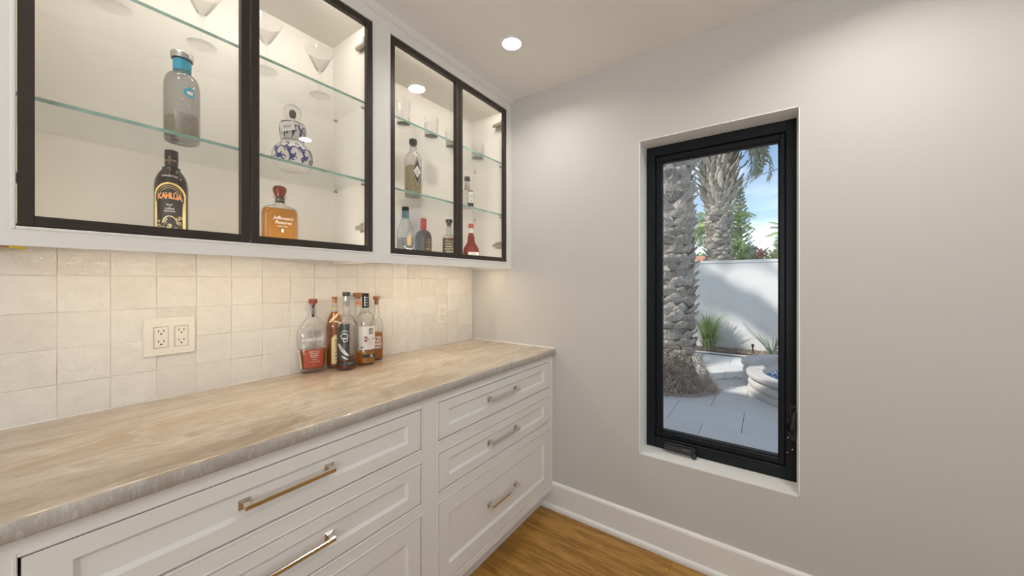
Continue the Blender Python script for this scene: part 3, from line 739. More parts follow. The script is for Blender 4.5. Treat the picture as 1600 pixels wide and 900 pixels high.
# 2 amber brandy
def bottle_brandy():
    x, y = -1.588, .857
    t = thing('liquor_bottle', 'slim amber bottle with cork and tall cream label, second from left on the worktop', 'bottle', (x, y, ZT), face_cam(x, y, -.02), G_C)
    b = Body(cyl_rows([(.030, 0), (.0335, .004), (.034, .02), (.034, .185), (.033, .20), (.029, .215), (.021, .237), (.0135, .252), (.0115, .262), (.0108, .295), (.0125, .296), (.0125, .300)]))
    obj('glass', b.mesh(28), M['glass'], t, True)
    obj('spirit', b.mesh(28, .0024, .010, .250), M['amber'], t, True)
    obj('cork', MB().lathe([(.0088, .288), (.0088, .300), (.0112, .3005), (.0115, .315)], 20), M['cork'], t, True)
    obj('cap_band', MB().lathe([(.0118, .3065), (.0120, .307), (.0120, .3155), (.0105, .317)], 20), M['woodcap'], t, True)
    lb = obj('label', b.patch(-.012, .0285, .022, .150, .0006, top=lambda q: .150-.0009*((q-.008)/.0205)**2*18), M['labelcream'], t, True, label='cream label')
    obj('lettering', b.text('BRANDY', .009, .082, .021, .0012, rot=-PI/2, space=1.25), M['ink'], lb)
    obj('shoulder_band', merge(b.stroke([(-.02+.042*q/10, .205+.045*q/10) for q in range(11)], .012, .0008), b.stroke([(-.003+.03*q/10, .212-.012*q/10) for q in range(11)], .009, .0009)), M['labelcream'], t, label='cream paper bands across the shoulder')
    obj('neck_band', b.patch(-.009, .009, .262, .272, .0006), M['gilt'], t, True)
bottle_brandy()

# 3 tall vodka bottle with dark panel
def bottle_tall():
    x, y = -1.511, .868
    t = thing('liquor_bottle', 'tall clear bottle with silver neck and dark panel of white script, frontmost on the worktop', 'bottle', (x, y, ZT), face_cam(x, y, -.12), G_C)
    b = Body(cyl_rows([(.034, 0), (.0385, .003), (.039, .012), (.039, .19)]+dome(.039, .0155, .19, .238)+[(.0138, .25), (.0133, .30), (.0133, .326)]))
    obj('glass', b.mesh(36), M['glass'], t, True)
    obj('spirit', b.mesh(36, .003, .012, .062), M['bourbon'], t, True)
    obj('neck_foil', MB().lathe([(.0141, .277), (.0146, .278), (.0146, .300), (.0150, .301), (.0146, .302), (.0146, .322)], 24), M['silver'], t, True, label='silver foil neck')
    obj('cap', MB().lathe([(.0147, .322), (.0158, .324), (.0158, .337), (.0145, .340)], 24), M['darkgrey'], t, True)
    lb = obj('label', b.patch(-.034, .017, .047, .202, .0006, nu=16), M['darkgrey'], t, True, label='dark panel')
    st = [b.stroke(swirl(-.002, .150, .016, .012, 1.25, .6, sq=.8), .0035), b.stroke(swirl(-.001, .133, .006, .013, 1.1, 2.0, sq=.7), .0028), b.stroke([(-.016+.030*q/10, .166+.008*math.sin(q/10*3)) for q in range(11)], .0028)]
    st.append(b.stroke([(-.027+.003*q+.0001*q*q, .118-.0062*q+.0001*q*q) for q in range(11)], .012))
    st.append(b.stroke([(-.015+.003*q, .066-.0026*q+.0001*q*q) for q in range(10)], .006))
    obj('script_emblem', merge(*st), M['white'], lb, label='white curling script and leaf')
    obj('base_band', b.patch(-.0375, .0375, .024, .040, .0006, nu=20), M['labelblack'], t, True)
    obj('lettering', merge(b.text('VODKA', .018, .032, .007, .0012)), M['white'], t)
    ov = []
    for rr in (.034, .031): ov.append(b.stroke([(.004+rr*math.cos(a), .185+.032*math.sin(a)) for a in [PI*.02+PI*.95*i/16 for i in range(17)]], .0016, .0008))
    obj('glass_arch', merge(*ov), M['white'], t)
bottle_tall()

# 4 white label vodka
def bottle_whitelabel():
    x, y = -1.532, .974
    t = thing('liquor_bottle', 'round clear bottle with black cap and large white label, right of the tall silver-necked one', 'bottle', (x, y, ZT), face_cam(x, y, .28), G_C)
    b = Body(cyl_rows([(.038, 0), (.0415, .004), (.0422, .02), (.0418, .195)]+dome(.0418, .0150, .195, .245, 6)+[(.0138, .25), (.0130, .275), (.0130, .318)]))
    obj('glass', b.mesh(36), M['glass'], t, True)
    obj('spirit', b.mesh(36, .003, .012, .060), M['gold'], t, True)  # clear vodka; amber refracted from behind is put in as a coloured fill
    obj('cap', MB().lathe([(.0150, .264), (.0156, .265), (.0156, .327), (.0145, .331)], 24), M['black'], t, True)
    sq = MB()
    for k in range(3):
        for z in (.272, .284, .296, .308): sq.add(*(lambda q: (q.v, q.f))(Body(cyl_rows([(.0156, .2), (.0156, .33)])).patch(-.009+.006*k, -.0055+.006*k, z, z+.007, .0004, 2, 1)))
    obj('cap_pattern', sq, M['silver'], t)
    lb = obj('label', b.patch(-.037, .037, .073, .180, .0006, nu=20), M['labelwhite'], t, True, label='white label')
    obj('lettering', merge(b.text('etel One', .0125, .121, .0135, .0012, shear=.2), b.text('VODKA', .010, .107, .006, .0012), b.text('IMPORTED', .010, .098, .0045, .0012)), M['ink'], lb)
    obj('initial_block', b.patch(-.0165, -.0045, .110, .134, .0010, 4, 3), M['redprint'], lb, True)
    obj('initial', b.text('K', -.0105, .122, .018, .0015), M['white'], lb)
    cr2 = merge(b.patch(.004, .022, .144, .170, .0009, 5, 4)); obj('crest', cr2, M['darkgrey'], lb, True)
    obj('crest_mark', merge(b.stroke(swirl(.013, .158, .002, .007, 1.4, 0), .0028, .0015), b.stroke([(.007+.002*q, .149+.001*math.sin(q*2)) for q in range(7)], .002, .0015)), M['white'], lb)
    obj('seal_mark', b.stroke(swirl(-.026, .085, .001, .005, 1.2, 0), .003, .0012), M['ink'], lb)
    obj('base_band', b.patch(-.024, .036, .036, .052, .0006, nu=16), M['ink'], t, True)
    obj('base_seal', b.patch(.008, .022, .037, .051, .0011, 4, 4), M['silver'], t, True)
bottle_whitelabel()

# 5 wooden stopper bottle behind
def bottle_behind():
    x, y = -1.600, .978
    t = thing('liquor_bottle', 'clear bottle with broad wooden stopper and orange neck mark, behind the tall silver-necked one', 'bottle', (x, y, ZT), face_cam(x, y, 0), G_C)
    b = Body(cyl_rows([(.0180, 0), (.0195, .004), (.0195, .185)]+dome(.0195, .0155, .185, .225)+[(.0155, .24), (.0145, .30), (.0165, .305), (.0165, .312)]))
    obj('glass', b.mesh(28), M['glass'], t, True)
    obj('stopper', MB().lathe([(.011, .305), (.011, .312), (.021, .3125), (.022, .316), (.022, .328), (.0205, .331)], 24), M['woodcap'], t, True)
    lb = obj('neck_mark', merge(b.patch(-.011, .011, .272, .287, .0006), b.patch(.000, .010, .287, .296, .0006)), M['orange'], t, True, label='orange neck mark')
    obj('emblem', merge(b.stroke([(-.008+.0014*q, .277+.004*math.sin(q*1.3)) for q in range(12)], .002, .0012), b.stroke(swirl(.005, .289, .001, .003, 1, 0), .002, .0012)), M['white'], lb)
    obj('side_print', merge(*[b.patch(.014, .019, z, z+.012, .0006, 2, 2) for z in (.10, .14, .18)]), M['redprint'], t, kind='stuff')
bottle_behind()

# 6 right bottle
def bottle_script():
    x, y = -1.578, 1.063
    t = thing('liquor_bottle', 'clear bottle of amber spirit with wooden stopper and white script, rightmost on the worktop', 'bottle', (x, y, ZT), face_cam(x, y, .15), G_C)
    b = Body(cyl_rows([(.028, 0), (.0308, .004), (.0308, .165)]+dome(.0308, .0135, .165, .205)+[(.0125, .22), (.0120, .285), (.0135, .29), (.0135, .296)]))
    obj('glass', b.mesh(28), M['glass'], t, True)
    obj('spirit', b.mesh(28, .0024, .008, .135), M['amber'], t, True)
    obj('stopper', MB().lathe([(.009, .272), (.009, .2965), (.0155, .297), (.016, .300), (.016, .311), (.0148, .313)], 24), M['woodcap'], t, True)
    ss = []
    for k, (z, am) in enumerate(((.112, .008), (.096, .007), (.080, .009), (.064, .005))):
        ss.append(b.stroke([(-.020+.040*q/18, z+am*math.sin(q*(1.1+.2*k)+k)) for q in range(19)], .004, .0009))
    obj('script_print', merge(*ss), M['white'], t, label='white painted script')
bottle_script()

# --- bottles in the near cabinet
MID = SH[0]+ST; TOP = SH[1]+ST
def bottle_tequila():
    x, y = -1.440, .308
    t = thing('liquor_bottle', 'clear round-shouldered bottle with blue neck sleeve, on the near cabinet middle shelf', 'bottle', (x, y, MID), face_cam(x, y, .12), G_U)
    b = Body(cyl_rows([(.034, 0), (.0395, .003), (.0415, .010), (.0415, .160)]+dome(.0415, .0205, .160, .207, 7)+[(.0195, .212), (.0195, .25)]))
    obj('glass', b.mesh(40), M['bluegrey'], t, True)
    obj('spirit', b.mesh(36, .003, .012, .072), M['pale'], t, True)
    sl = Body(cyl_rows([(.0212, .215), (.0216, .216), (.0216, .248), (.021, .249)]))
    obj('neck_sleeve', sl.mesh(28), M['blue'], t, True, label='blue neck sleeve')
    obj('stopper', MB().lathe([(.020, .249), (.0262, .250), (.0268, .253), (.0268, .266), (.025, .269)], 28), M['silver'], t, True)
    obj('stopper_band', MB().lathe([(.0200, .2465), (.0235, .247), (.0235, .2505)], 28, cap0=False, cap1=False), M['black'], t, True)
    em = obj('round_emblem', merge(b.stroke([(.012+.0105*math.cos(a), .142+.0105*math.sin(a)) for a in [2*PI*i/24 for i in range(25)]], .007, .0006), b.stroke([(.002+.020*q/8, .158+.0015*math.sin(q)) for q in range(9)], .003, .0006)), M['blue'], t, label='round blue emblem')
    obj('emblem_centre', b.patch(.005, .019, .137, .147, .0004, 6, 3), M['white'], em, True)
    lb = obj('back_label', b.patch(-.018, .036, .030, .082, .0006, 14), M['labelgrey'], t, True, label='pale translucent label')
    obj('lettering', merge(*[b.text(s, .009, z, .0036, .0012) for s, z in (('TEQUILA 100% DE AGAVE', .076), ('HECHO EN MEXICO', .069), ('REPOSADO', .061), ('CONT. NET. 750 ML', .053), ('40% ALC. VOL.', .045), ('PRODUCT OF MEXICO', .037))]), M['darkgrey'], lb)
bottle_tequila()

def bottle_coffee():
    x, y = -1.470, .290
    t = thing('liquor_bottle', 'dark brown coffee liqueur bottle with yellow-edged arched label, on the floor of the near cabinet', 'bottle', (x, y, FLOOR), face_cam(x, y, -.10), G_U)
    b = Body(cyl_rows([(.035, 0), (.038, .003), (.0385, .01), (.0385, .158), (.037, .175), (.0315, .193), (.0245, .205), (.0205, .211), (.0215, .214), (.0205, .217), (.0155, .219), (.0148, .225), (.0148, .240)]))
    obj('glass', b.mesh(36), M['brownglass'], t, True)
    cb = Body(cyl_rows([(.0155, .226), (.0158, .227), (.0158, .248), (.0150, .2485), (.0150, .250), (.0158, .2505), (.0158, .266), (.0148, .269)]))
    cp = obj('cap', cb.mesh(28), M['brownglass'], t, True)
    obj('cap_lettering', cb.text('LICOR', 0, .237, .0085, .0006), M['gilt'], cp)
    arch = lambda w, zt: (lambda q: zt-.036*(1-math.sqrt(max(0, 1-(q/w)**2))))
    lb = obj('label', b.patch(-.0338, .0338, .012, .172, .0006, 24, 8, top=arch(.034, .166)), M['labelyellow'], t, True, label='arched label with yellow border')
    obj('label_field', b.patch(-.0305, .0305, .014, .165, .0010, 24, 8, top=arch(.0307, .161)), M['labelblack'], lb, True)
    obj('arch_lines', merge(*[b.stroke([(w*math.cos(a), zc+h*math.sin(a)) for a in [.15+(PI-.3)*i/20 for i in range(21)]], .0016, .0014) for w, zc, h in ((.026, .128, .028), (.021, .128, .022))]), M['gilt'], lb)
    obj('brand_lettering', b.text('KAHLÚA', 0, .126, .0235, .0022, bend=-5.0, space=.95, xs=.60), M['orange'], lb, label='orange brand lettering')
    obj('brand_outline', b.text('KAHLÚA', 0, .126, .0235, .0016, bend=-5.0, space=.95, xs=.60, bold=.0011), M['labelcream'], lb, True)
    obj('lettering', merge(*[b.text(s, 0, z, sz, .0018) for s, z, sz in (('RUM', .100, .006), ('&', .094, .0045), ('COFFEE', .088, .006), ('LIQUEUR', .081, .006))]), M['white'], lb)
    obj('shoulder_lettering', b.text('IMPORTED', 0, .186, .0075, .0008, bend=-4), M['white'], t)
    pic = []
    rr = random.Random(4)
    for k in range(16):
        yy = rr.uniform(-.026, .026); z = rr.uniform(.018, .07)
        pic.append(b.stroke(swirl(yy, z, .001, rr.uniform(.003, .006), 1.1, rr.uniform(0, 6), 10), .0016, .0016))
    for k in (-1, 1): pic.append(b.stroke([(k*.029, .02+.09*i/8) for i in range(9)], .003, .0016))
    pic.append(b.stroke([(.016*math.cos(a), .045+.022*math.sin(a)) for a in [PI*i/14 for i in range(15)]], .0022, .0016))
    obj('label_picture', merge(*pic), M['labelcream'], lb)
bottle_coffee()

def bottle_flatgold():
    x, y = -1.462, .583
    t = thing('liquor_bottle', 'broad flat golden whiskey bottle with round maroon stopper, on the near cabinet floor', 'bottle', (x, y, FLOOR), face_cam(x, y, .15), G_U)
    b = Body([(0, .052, .028, 4), (.005, .056, .031, 4), (.012, .057, .032, 4), (.120, .0575, .032, 4), (.136, .055, .0305, 3.6), (.145, .047, .027, 3), (.151, .032, .022, 2.4), (.155, .0185, .0185, 2), (.16, .0165, .0165, 2), (.181, .0165, .0165, 2), (.1815, .0215, .0215, 2), (.186, .0215, .0215, 2)])
    obj('glass', b.mesh(44), M['glass'], t, True)
    obj('spirit', b.mesh(44, .003, .012, .140), M['gold'], t, True)
    obj('stopper', MB().lathe([(.0125, .176), (.0125, .186), (.0170, .187), (.0175, .193), (.021, .203), (.0222, .211), (.021, .218), (.016, .223), (.006, .2255), (.0005, .226)], 28), M['maroon'], t, True, label='round maroon stopper')
    nl = obj('neck_label', b.patch(-.0145, .0145, .161, .180, .0006, 8, 3), M['slateglass'], t, True)
    obj('neck_lettering', b.text('KENTUCKY', 0, .171, .0055, .0012), M['gilt'], nl)
    obj('lettering', merge(b.text("Jefferson's", .006, .103, .017, .0012, rot=-.04, shear=.35, space=.9), b.text('Reserve', .006, .087, .017, .0012, rot=-.04, shear=.35, space=.95), b.text('VERY OLD', .004, .073, .007, .0012)), M['white'], t, label='white script lettering')
    sl = obj('oval_seal', merge(b.stroke([(.004+.0075*q/8-.0075/2, .058) for q in range(9)], .014, .0011)), M['white'], t)
bottle_flatgold()

def m_porcelain():
    m, nt, o = mat('painted_porcelain'); p = N(nt, 'ShaderNodeBsdfPrincipled'); p.inputs['Roughness'].default_value = .18
    p.inputs['Base Color'].default_value = (.78, .75, .70, 1)
    c = ramp(nt, tex(nt, coords(nt), 40, 2), [(.3, (.76, .73, .68)), (.7, (.80, .77, .73))]); L(nt, c, p.inputs['Base Color']); L(nt, p.outputs[0], o.inputs[0]); return m
M['porcelain'] = m_porcelain()
def bottle_porcelain():
    x, y = -1.459, .626
    t = thing('liquor_bottle', 'white porcelain bottle with cobalt scrolls and teardrop stopper, on the near cabinet middle shelf', 'bottle', (x, y, MID), face_cam(x, y, .05), G_U)
    b = Body(cyl_rows([(.040, 0), (.050, .003), (.060, .018), (.0665, .042), (.066, .060), (.060, .078), (.048, .092), (.040, .098), (.037, .103), (.0375, .112), (.041, .13), (.0435, .15), (.043, .164), (.038, .175), (.028, .180), (.019, .182), (.019, .190)]))
    bo = obj('body', b.mesh(48), M['porcelain'], t, True)
    rr = random.Random(9); dec = []
    def on(a, z, off=.0006):
        r = b.at(z)[0]+off; return (r*math.cos(a), r*math.sin(a), z)
    def arcstroke(pts, wd):
        g = []
        for i, p in enumerate(pts):
            a = Vector(pts[max(0, i-1)]); c = Vector(pts[min(len(pts)-1, i+1)]); tt = (c-a); tt.x *= .055; tt.normalize(); nn = Vector((-tt.y/.055, tt.x)); ww = wd*(.3+.7*math.sin(PI*(i+.6)/(len(pts)+.2)))
            for sg in (-1, 1):
                q = Vector(p)+sg*nn*ww/2; g.append(on(q.x, q.y))
        return MB().add(g, [(2*i, 2*i+1, 2*i+3, 2*i+2) for i in range(len(pts)-1)])
    for k in range(9):
        a0 = 2*PI*k/9
        dec.append(arcstroke([(a0+.32*math.cos(q*.33)*(1-q/26), .052+.026*math.sin(q*.33)*(1-q/26)) for q in range(20)], .006))
        dec.append(arcstroke([(a0+.45+.10*math.sin(q*.5), .018+.0062*q) for q in range(11)], .007))
        dec.append(arcstroke([(a0+.45+.05*q-.2, .066+.010*math.sin(q*.9)) for q in range(8)], .008))
        dec.append(arcstroke([(a0+.62+.02*q, .030+.003*q) for q in range(6)], .010))
        dec.append(arcstroke([(a0+.2+.24*math.cos(q*.36)*(1-q/22), .145+.018*math.sin(q*.36)*(1-q/22)) for q in range(17)], .005))
        dec.append(arcstroke([(a0+.55+.12*math.sin(q*.6), .112+.0062*q) for q in range(10)], .007))
    for k in range(12):
        a0 = 2*PI*k/12; dec.append(arcstroke([(a0+.16*math.cos(q*.45)*(1-q/20), .030+.010*math.sin(q*.45)*(1-q/20)) for q in range(14)], .005)); dec.append(arcstroke([(a0+.1+.05*q, .084+.006*math.sin(q)) for q in range(5)], .006)); dec.append(arcstroke([(a0+.02*q, .122+.004*q) for q in range(8)], .006))
    for z, wd in ((.172, .007), (.108, .004)):
        dec.append(arcstroke([(2*PI*i/60, z) for i in range(61)], wd*1.2))
    obj('painted_scrolls', merge(*dec), M['bluedeco'], bo, label='cobalt blue painted scrolls')
    obj('stopper', MB().lathe([(.012, .186), (.019, .190), (.0225, .198), (.0285, .208), (.0305, .219), (.028, .230), (.020, .241), (.009, .249), (.001, .252)], 28), M['stem'], t, True, label='teardrop glass stopper')
    obj('stopper_core', MB().lathe([(.001, .195), (.008, .198), (.012, .210), (.010, .224), (.001, .231)], 16), M['slateglass'], t, True)
    tg = MB(); tg.cbox(-.0006, .0006, -.024, .024, -.017, .017, .0004)
    tag = obj('hang_tag', tg, M['labelwhite'], t, label='small white hang tag'); tag.location = (.0475, -.020, .146); tag.rotation_euler = (.28, -.08, -.35)
    vs, fs = text_mesh('Azul', .014, shear=.4)
    obj('tag_lettering', MB().add([(.0012, u, v) for u, v in vs], fs), M['ink'], tag)
    obj('tag_cord', MB().tube([(.047, -.010, .164), (.040, .002, .178), (.020, .008, .186), (-.018, .004, .186)], .0010, 6), M['cork'], t, True)
bottle_porcelain()

# --- bottles in the corner cabinet
def bottle_diamond():
    x, y = -1.432, 1.170
    t = thing('liquor_bottle', 'clear bottle with dark stopper and diamond label, on the corner cabinet middle shelf', 'bottle', (x, y, MID), face_cam(x, y, .55), G_U)
    b = Body([(0, .033, .033, 3.4), (.004, .0365, .0365, 3.4), (.185, .0365, .0365, 3.4), (.20, .035, .035, 3), (.212, .028, .028, 2.5), (.222, .019, .019, 2), (.235, .0165, .0165, 2), (.262, .0165, .0165, 2)])
    obj('glass', b.mesh(36), M['glass'], t, True); obj('spirit', b.mesh(36, .003, .008, .150), M['pale'], t, True)
    obj('stopper', MB().lathe([(.013, .255), (.013, .2625), (.019, .263), (.0195, .266), (.0195, .283), (.018, .285)], 24), M['darkgrey'], t, True)
    dm = lambda hw, hh, off: MB().add([(b.x(u*hw, .120+v*hh, off), u*hw, .120+v*hh) for u, v in ((-1, 0), (0, -1), (1, 0), (0, 1))], [(0, 1, 2, 3)])
    lb = obj('label', dm(.027, .078, .0010), M['labelgrey'], t, label='tall diamond label')
    obj('label_field', dm(.021, .058, .0016), M['darkgrey'], lb); obj('label_centre', dm(.021, .030, .0022), M['labelwhite'], lb)
    obj('lettering', merge(b.text('GIN', 0, .120, .009, .0028), b.stroke([(-.012+.0024*q, .108) for q in range(11)], .002, .0028)), M['ink'], lb)
bottle_diamond()
def bottle_teal():
    x, y = -1.440, 1.130
    t = thing('liquor_bottle', 'clear bottle with black cap, teal neck and gold crest, leftmost on the corner cabinet floor', 'bottle', (x, y, FLOOR), face_cam(x, y, .35), G_U)
    b = Body(cyl_rows([(.038, 0), (.041, .004), (.0415, .10), (.040, .120), (.033, .145), (.022, .170), (.0160, .182), (.0150, .19), (.0150, .225)]))
    obj('glass', b.mesh(32), M['glass'], t, True); obj('spirit', b.mesh(32, .003, .006, .085), M['glass'], t, True)
    obj('neck_sleeve', MB().lathe([(.0165, .184), (.0172, .187), (.0168, .216)], 24), M['teal'], t, True, label='teal neck sleeve')
    obj('cap', MB().lathe([(.0160, .2165), (.0168, .217), (.0168, .234), (.0155, .237)], 24), M['black'], t, True)
    st = [b.stroke(swirl(.010, .068+.012*k, .003, .016-.002*k, .8, .5*k, 12), .005, .0010) for k in range(4)]
    st += [b.stroke([(-.006+.004*k, .045+.008*q) for q in range(7)], .003, .0010) for k in range(5)]
    obj('crest', merge(*st), M['gilt'], t, label='gold crest')
    obj('feather_lines', merge(*[b.stroke([(.008+.003*k+.001*q, .115+.006*q) for q in range(6)], .0022, .0010) for k in (0, 5)]), M['ink'], t)
bottle_teal()
def bottle_round():
    x, y = -1.515, 1.307
    t = thing('liquor_bottle', 'dark dome-shouldered bottle with red capsule, second from the left on the corner cabinet floor', 'bottle', (x, y, FLOOR), face_cam(x, y, .2), G_U)
    b = Body(cyl_rows([(.041, 0), (.0445, .004), (.0445, .105)]+dome(.0445, .016, .105, .150, 7)+[(.0145, .152), (.0145, .165)]))
    obj('glass', b.mesh(36), M['slateglass'], t, True)
    obj('capsule', MB().lathe([(.0160, .152), (.0172, .153), (.0165, .195), (.0172, .196), (.0172, .210), (.015, .213)], 24), M['capred'], t, True, label='red capsule')
    lb = obj('label', b.patch(.004, .036, .02, .105, .0006), M['labelblack'], t, True)
    rr = random.Random(2)
    obj('lettering', merge(*[b.text(w, .020, .095-.012*i, .008, .0012) for i, w in enumerate(('VIEUX', 'COGNAC', 'FINE', 'VSOP', 'FRANCE', '70 CL'))]), M['gilt'], lb)
bottle_round()
def bottle_lettered():
    x, y = -1.470, 1.454
    t = thing('liquor_bottle', 'clear bottle with black stopper and rows of lettering, third on the corner cabinet floor', 'bottle', (x, y, FLOOR), face_cam(x, y, .1), G_U)
    b = Body([(0, .033, .033, 3), (.004, .0375, .0375, 3), (.118, .0375, .0375, 3), (.126, .035, .035, 2.8), (.134, .024, .024, 2.2), (.140, .0155, .0155, 2), (.15, .0145, .0145, 2), (.205, .0145, .0145, 2)])
    obj('glass', b.mesh(36), M['glass'], t, True); obj('spirit', b.mesh(36, .0028, .008, .117), M['amber'], t, True)
    obj('stopper', MB().lathe([(.011, .19), (.011, .2055), (.0185, .206), (.019, .209), (.019, .222), (.017, .225)], 24), M['labelblack'], t, True)
    lb = obj('label', b.patch(-.0355, .0355, .012, .108, .0006, 16), M['darkgrey'], t, True, label='grey lettered label')
    obj('lettering', merge(*[b.text(w, 0, .098-.0145*i, .0125, .0012) for i, w in enumerate(('STRAIGHT', 'BOURBON', 'WHISKEY', 'FRONTIER', 'RESERVE', 'EST. 1870'))]), M['labelcream'], lb)
    obj('ring', MB().tube([(.0165*1.0, .008*math.cos(a), .190+.010*math.sin(a)) for a in [2*PI*i/14 for i in range(15)]], .0016, 6), M['labelblack'], t, True)
bottle_lettered()
def bottle_red():
    x, y = -1.465, 1.635
    t = thing('liquor_bottle', 'red flask-shaped bottle with long neck and white label, rightmost on the corner cabinet floor', 'bottle', (x, y, FLOOR), face_cam(x, y, .1), G_U)
    b = Body([(0, .046, .03, 2.6), (.005, .0485, .032, 2.6), (.045, .0490, .032, 2.6), (.075, .045, .031, 2.5), (.095, .033, .028, 2.2), (.110, .0235, .0235, 2), (.125, .0215, .0215, 2), (.145, .0205, .0205, 2), (.158, .0165, .0165, 2), (.165, .0140, .0140, 2), (.195, .0138, .0138, 2)])
    obj('glass', b.mesh(36), M['red'], t, True)
    obj('neck_label', MB().lathe([(.0150, .166), (.0152, .167), (.0150, .196)], 20), M['labelwhite'], t, True, label='white neck label')
    obj('cap', MB().lathe([(.0152, .1965), (.0160, .197), (.0160, .220), (.0145, .223)], 20), M['capred'], t, True)
    lb = obj('label', b.patch(-.020, .044, .012, .050, .0006, 14), M['labelwhite'], t, True, label='white label')
    obj('lettering', b.text('1792', .011, .040, .017, .0012), M['ink'], lb)
bottle_red()
def bottle_square():
    x, y = -1.400, 1.530
    t = thing('liquor_bottle', 'short squared bottle with dark cap and dark-edged white label, behind the corner cabinet door stile', 'bottle', (x, y, MID), face_cam(x, y, .30), G_U)
    b = Body([(0, .031, .026, 4), (.004, .034, .028, 4), (.086, .034, .028, 4), (.098, .031, .026, 3), (.106, .019, .018, 2.2), (.11, .0135, .0135, 2), (.16, .0130, .0130, 2)])
    obj('glass', b.mesh(36), M['glass'], t, True)
    obj('neck_wrap', MB().lathe([(.0142, .108), (.0146, .11), (.0142, .152)], 20), M['fibre'], t, True, label='brown neck wrap')
    obj('cap', MB().lathe([(.013, .158), (.0170, .159), (.0175, .162), (.0175, .175), (.015, .181)], 20), M['darkgrey'], t, True)
    lb = obj('label', b.patch(-.006, .033, .008, .098, .0006, 8), M['ink'], t, True); obj('label_field', b.patch(-.003, .030, .028, .092, .0012, 8), M['labelwhite'], lb, True)
    obj('lettering', merge(b.text('GIN', .014, .068, .012, .0018), b.text('No. 3', .014, .055, .007, .0018), b.stroke(swirl(.014, .040, .001, .005, 1.3, 0, 12), .002, .0018)), M['ink'], lb)
bottle_square()

# --- glasses on the top shelves
def martini(x, y, label, rr=.037):
    t = thing('martini_glass', label, 'glass', (x, y, TOP), 0, 'stemmed glasses on the near cabinet top shelf')
    obj('foot', MB().lathe([(rr*.97, 0), (rr, .0012), (rr*.9, .003), (.012, .006), (.006, .0095)], 36, cap1=False), M['stem'], t, True)
    obj('stem', MB().lathe([(.0055, .0095), (.0042, .02), (.0040, .075), (.0065, .082), (.0085, .086), (.0060, .090)], 16), M['stem'], t, True)
    obj('bowl', MB().lathe([(.003, .090), (.012, .098), (.050, .172), (.0512, .175), (.0495, .1735), (.011, .101), (.001, .096)], 40, cap0=False), M['stem'], t, True)
martini(-1.432, .165, 'stemmed glass at the left end of the top shelf, only its foot showing')
martini(-1.443, .355, 'stemmed glass right above the bottle with the blue neck sleeve')
martini(-1.433, .528, 'stemmed glass half hidden behind the meeting stile of the near cabinet doors')
martini(-1.450, .722, 'stemmed glass on the top shelf nearest the white stile between the two wall cabinets')
def tumbler(x, y, label, r, h):
    t = thing('tumbler', label, 'glass', (x, y, TOP), 0, 'tumblers on the corner cabinet top shelf')
    obj('base', MB().lathe([(r*.86, 0), (r*.92, .002), (r*.93, .014)], 28), M['stem'], t, True)
    obj('bowl', MB().lathe([(r*.93, .014), (r, h), (r-.001, h+.0005), (r-.002, h), (r*.93-.002, .0155), (.001, .0145)], 28, cap0=False), M['stem'], t, True)
tumbler(-1.415, 1.098, 'clear tall tumbler leftmost on the corner cabinet top shelf', .033, .125)
tumbler(-1.418, 1.276, 'clear tumbler over the gap beside the diamond-label bottle, second on the top shelf', .037, .105)
tumbler(-1.437, 1.440, 'clear tumbler against the meeting stile of the corner cabinet doors', .034, .105)
tumbler(-1.440, 1.668, 'clear tumbler rightmost on the corner cabinet top shelf', .040, .10)

# ------------------------------------------------------------------ outside: house shell, patio, garden wall
GZ = -.024
structure('wall_outside', MB().box(-7, XW-.2, YB, YB+TH, GZ, 2.9).box(XR+.2, 6, YB, YB+TH, GZ, 2.9).box(XW-.2, XR+.2, YB, YB+TH, ZC, 2.9), M['housepaint'])
structure('roof', MB().box(-7, 6, -4, 2.15, 2.92, 3.10), M['asphalt'])
structure('ground', MB().box(-40, 40, 2.03, 90, -.3, -.075), M['lawn'])
pat = structure('patio', MB().box(-5, 4, 2.03, 7.66, -.075, GZ-.012), M['paverjoint'])
pm = MB().cbox(-.3025, .3025, -.3025, .3025, -.0119, 0, .002).mesh('paving_slab', M['paver'])
for r in range(-3, 7):
    yy = 3.728+.61*r+.305
    ph = -.793 if r % 2 == 0 else -.488
    for c in range(-6, 8):
        xx = ph+.61*c+.305
        if -4.6 < xx < 3.6 and 2.3 < yy < 7.5:
            o = link('paving_slab', pm, pat); o.location = (xx, yy, GZ+random.uniform(-.001, .001))
structure('kerb', MB().cbox(-5, 4, 7.60, 7.66, -.07, GZ+.004, .004), M['paver'])
structure('garden_wall', MB().cbox(-9, 7, 8.20, 8.42, -.1, 1.66, .01).cbox(-9, 7, 8.185, 8.435, 1.66, 1.718, .01), M['stucco'])
structure('planting_bed', MB().box(-5, 4, 7.66, 8.2, -.075, GZ+.01), M['mulch'])
random.seed(21)
ch = MB()
for i in range(2600):
    x, y_ = random.uniform(-2.6, 1.4), random.uniform(7.68, 8.18); a = random.uniform(0, PI); l, w_ = random.uniform(.02, .06), random.uniform(.006, .016)
    z = GZ+.012+random.uniform(0, .03); u = Vector((math.cos(a), math.sin(a), random.uniform(-.35, .35)))*l/2; v = Vector((-math.sin(a), math.cos(a), random.uniform(-.3, .3)))*w_; c = Vector((x, y_, z)); h = Vector((0, 0, .006))
    ch.add([c-u-v, c+u-v*.6, c+u*.9+v, c-u*.8+v*.7, c+h], [(0, 1, 4), (1, 2, 4), (2, 3, 4), (3, 0, 4)])
obj('bark_mulch', ch, M['chip'], None, kind='stuff', label='dry bark mulch along the foot of the white garden wall', category='mulch')

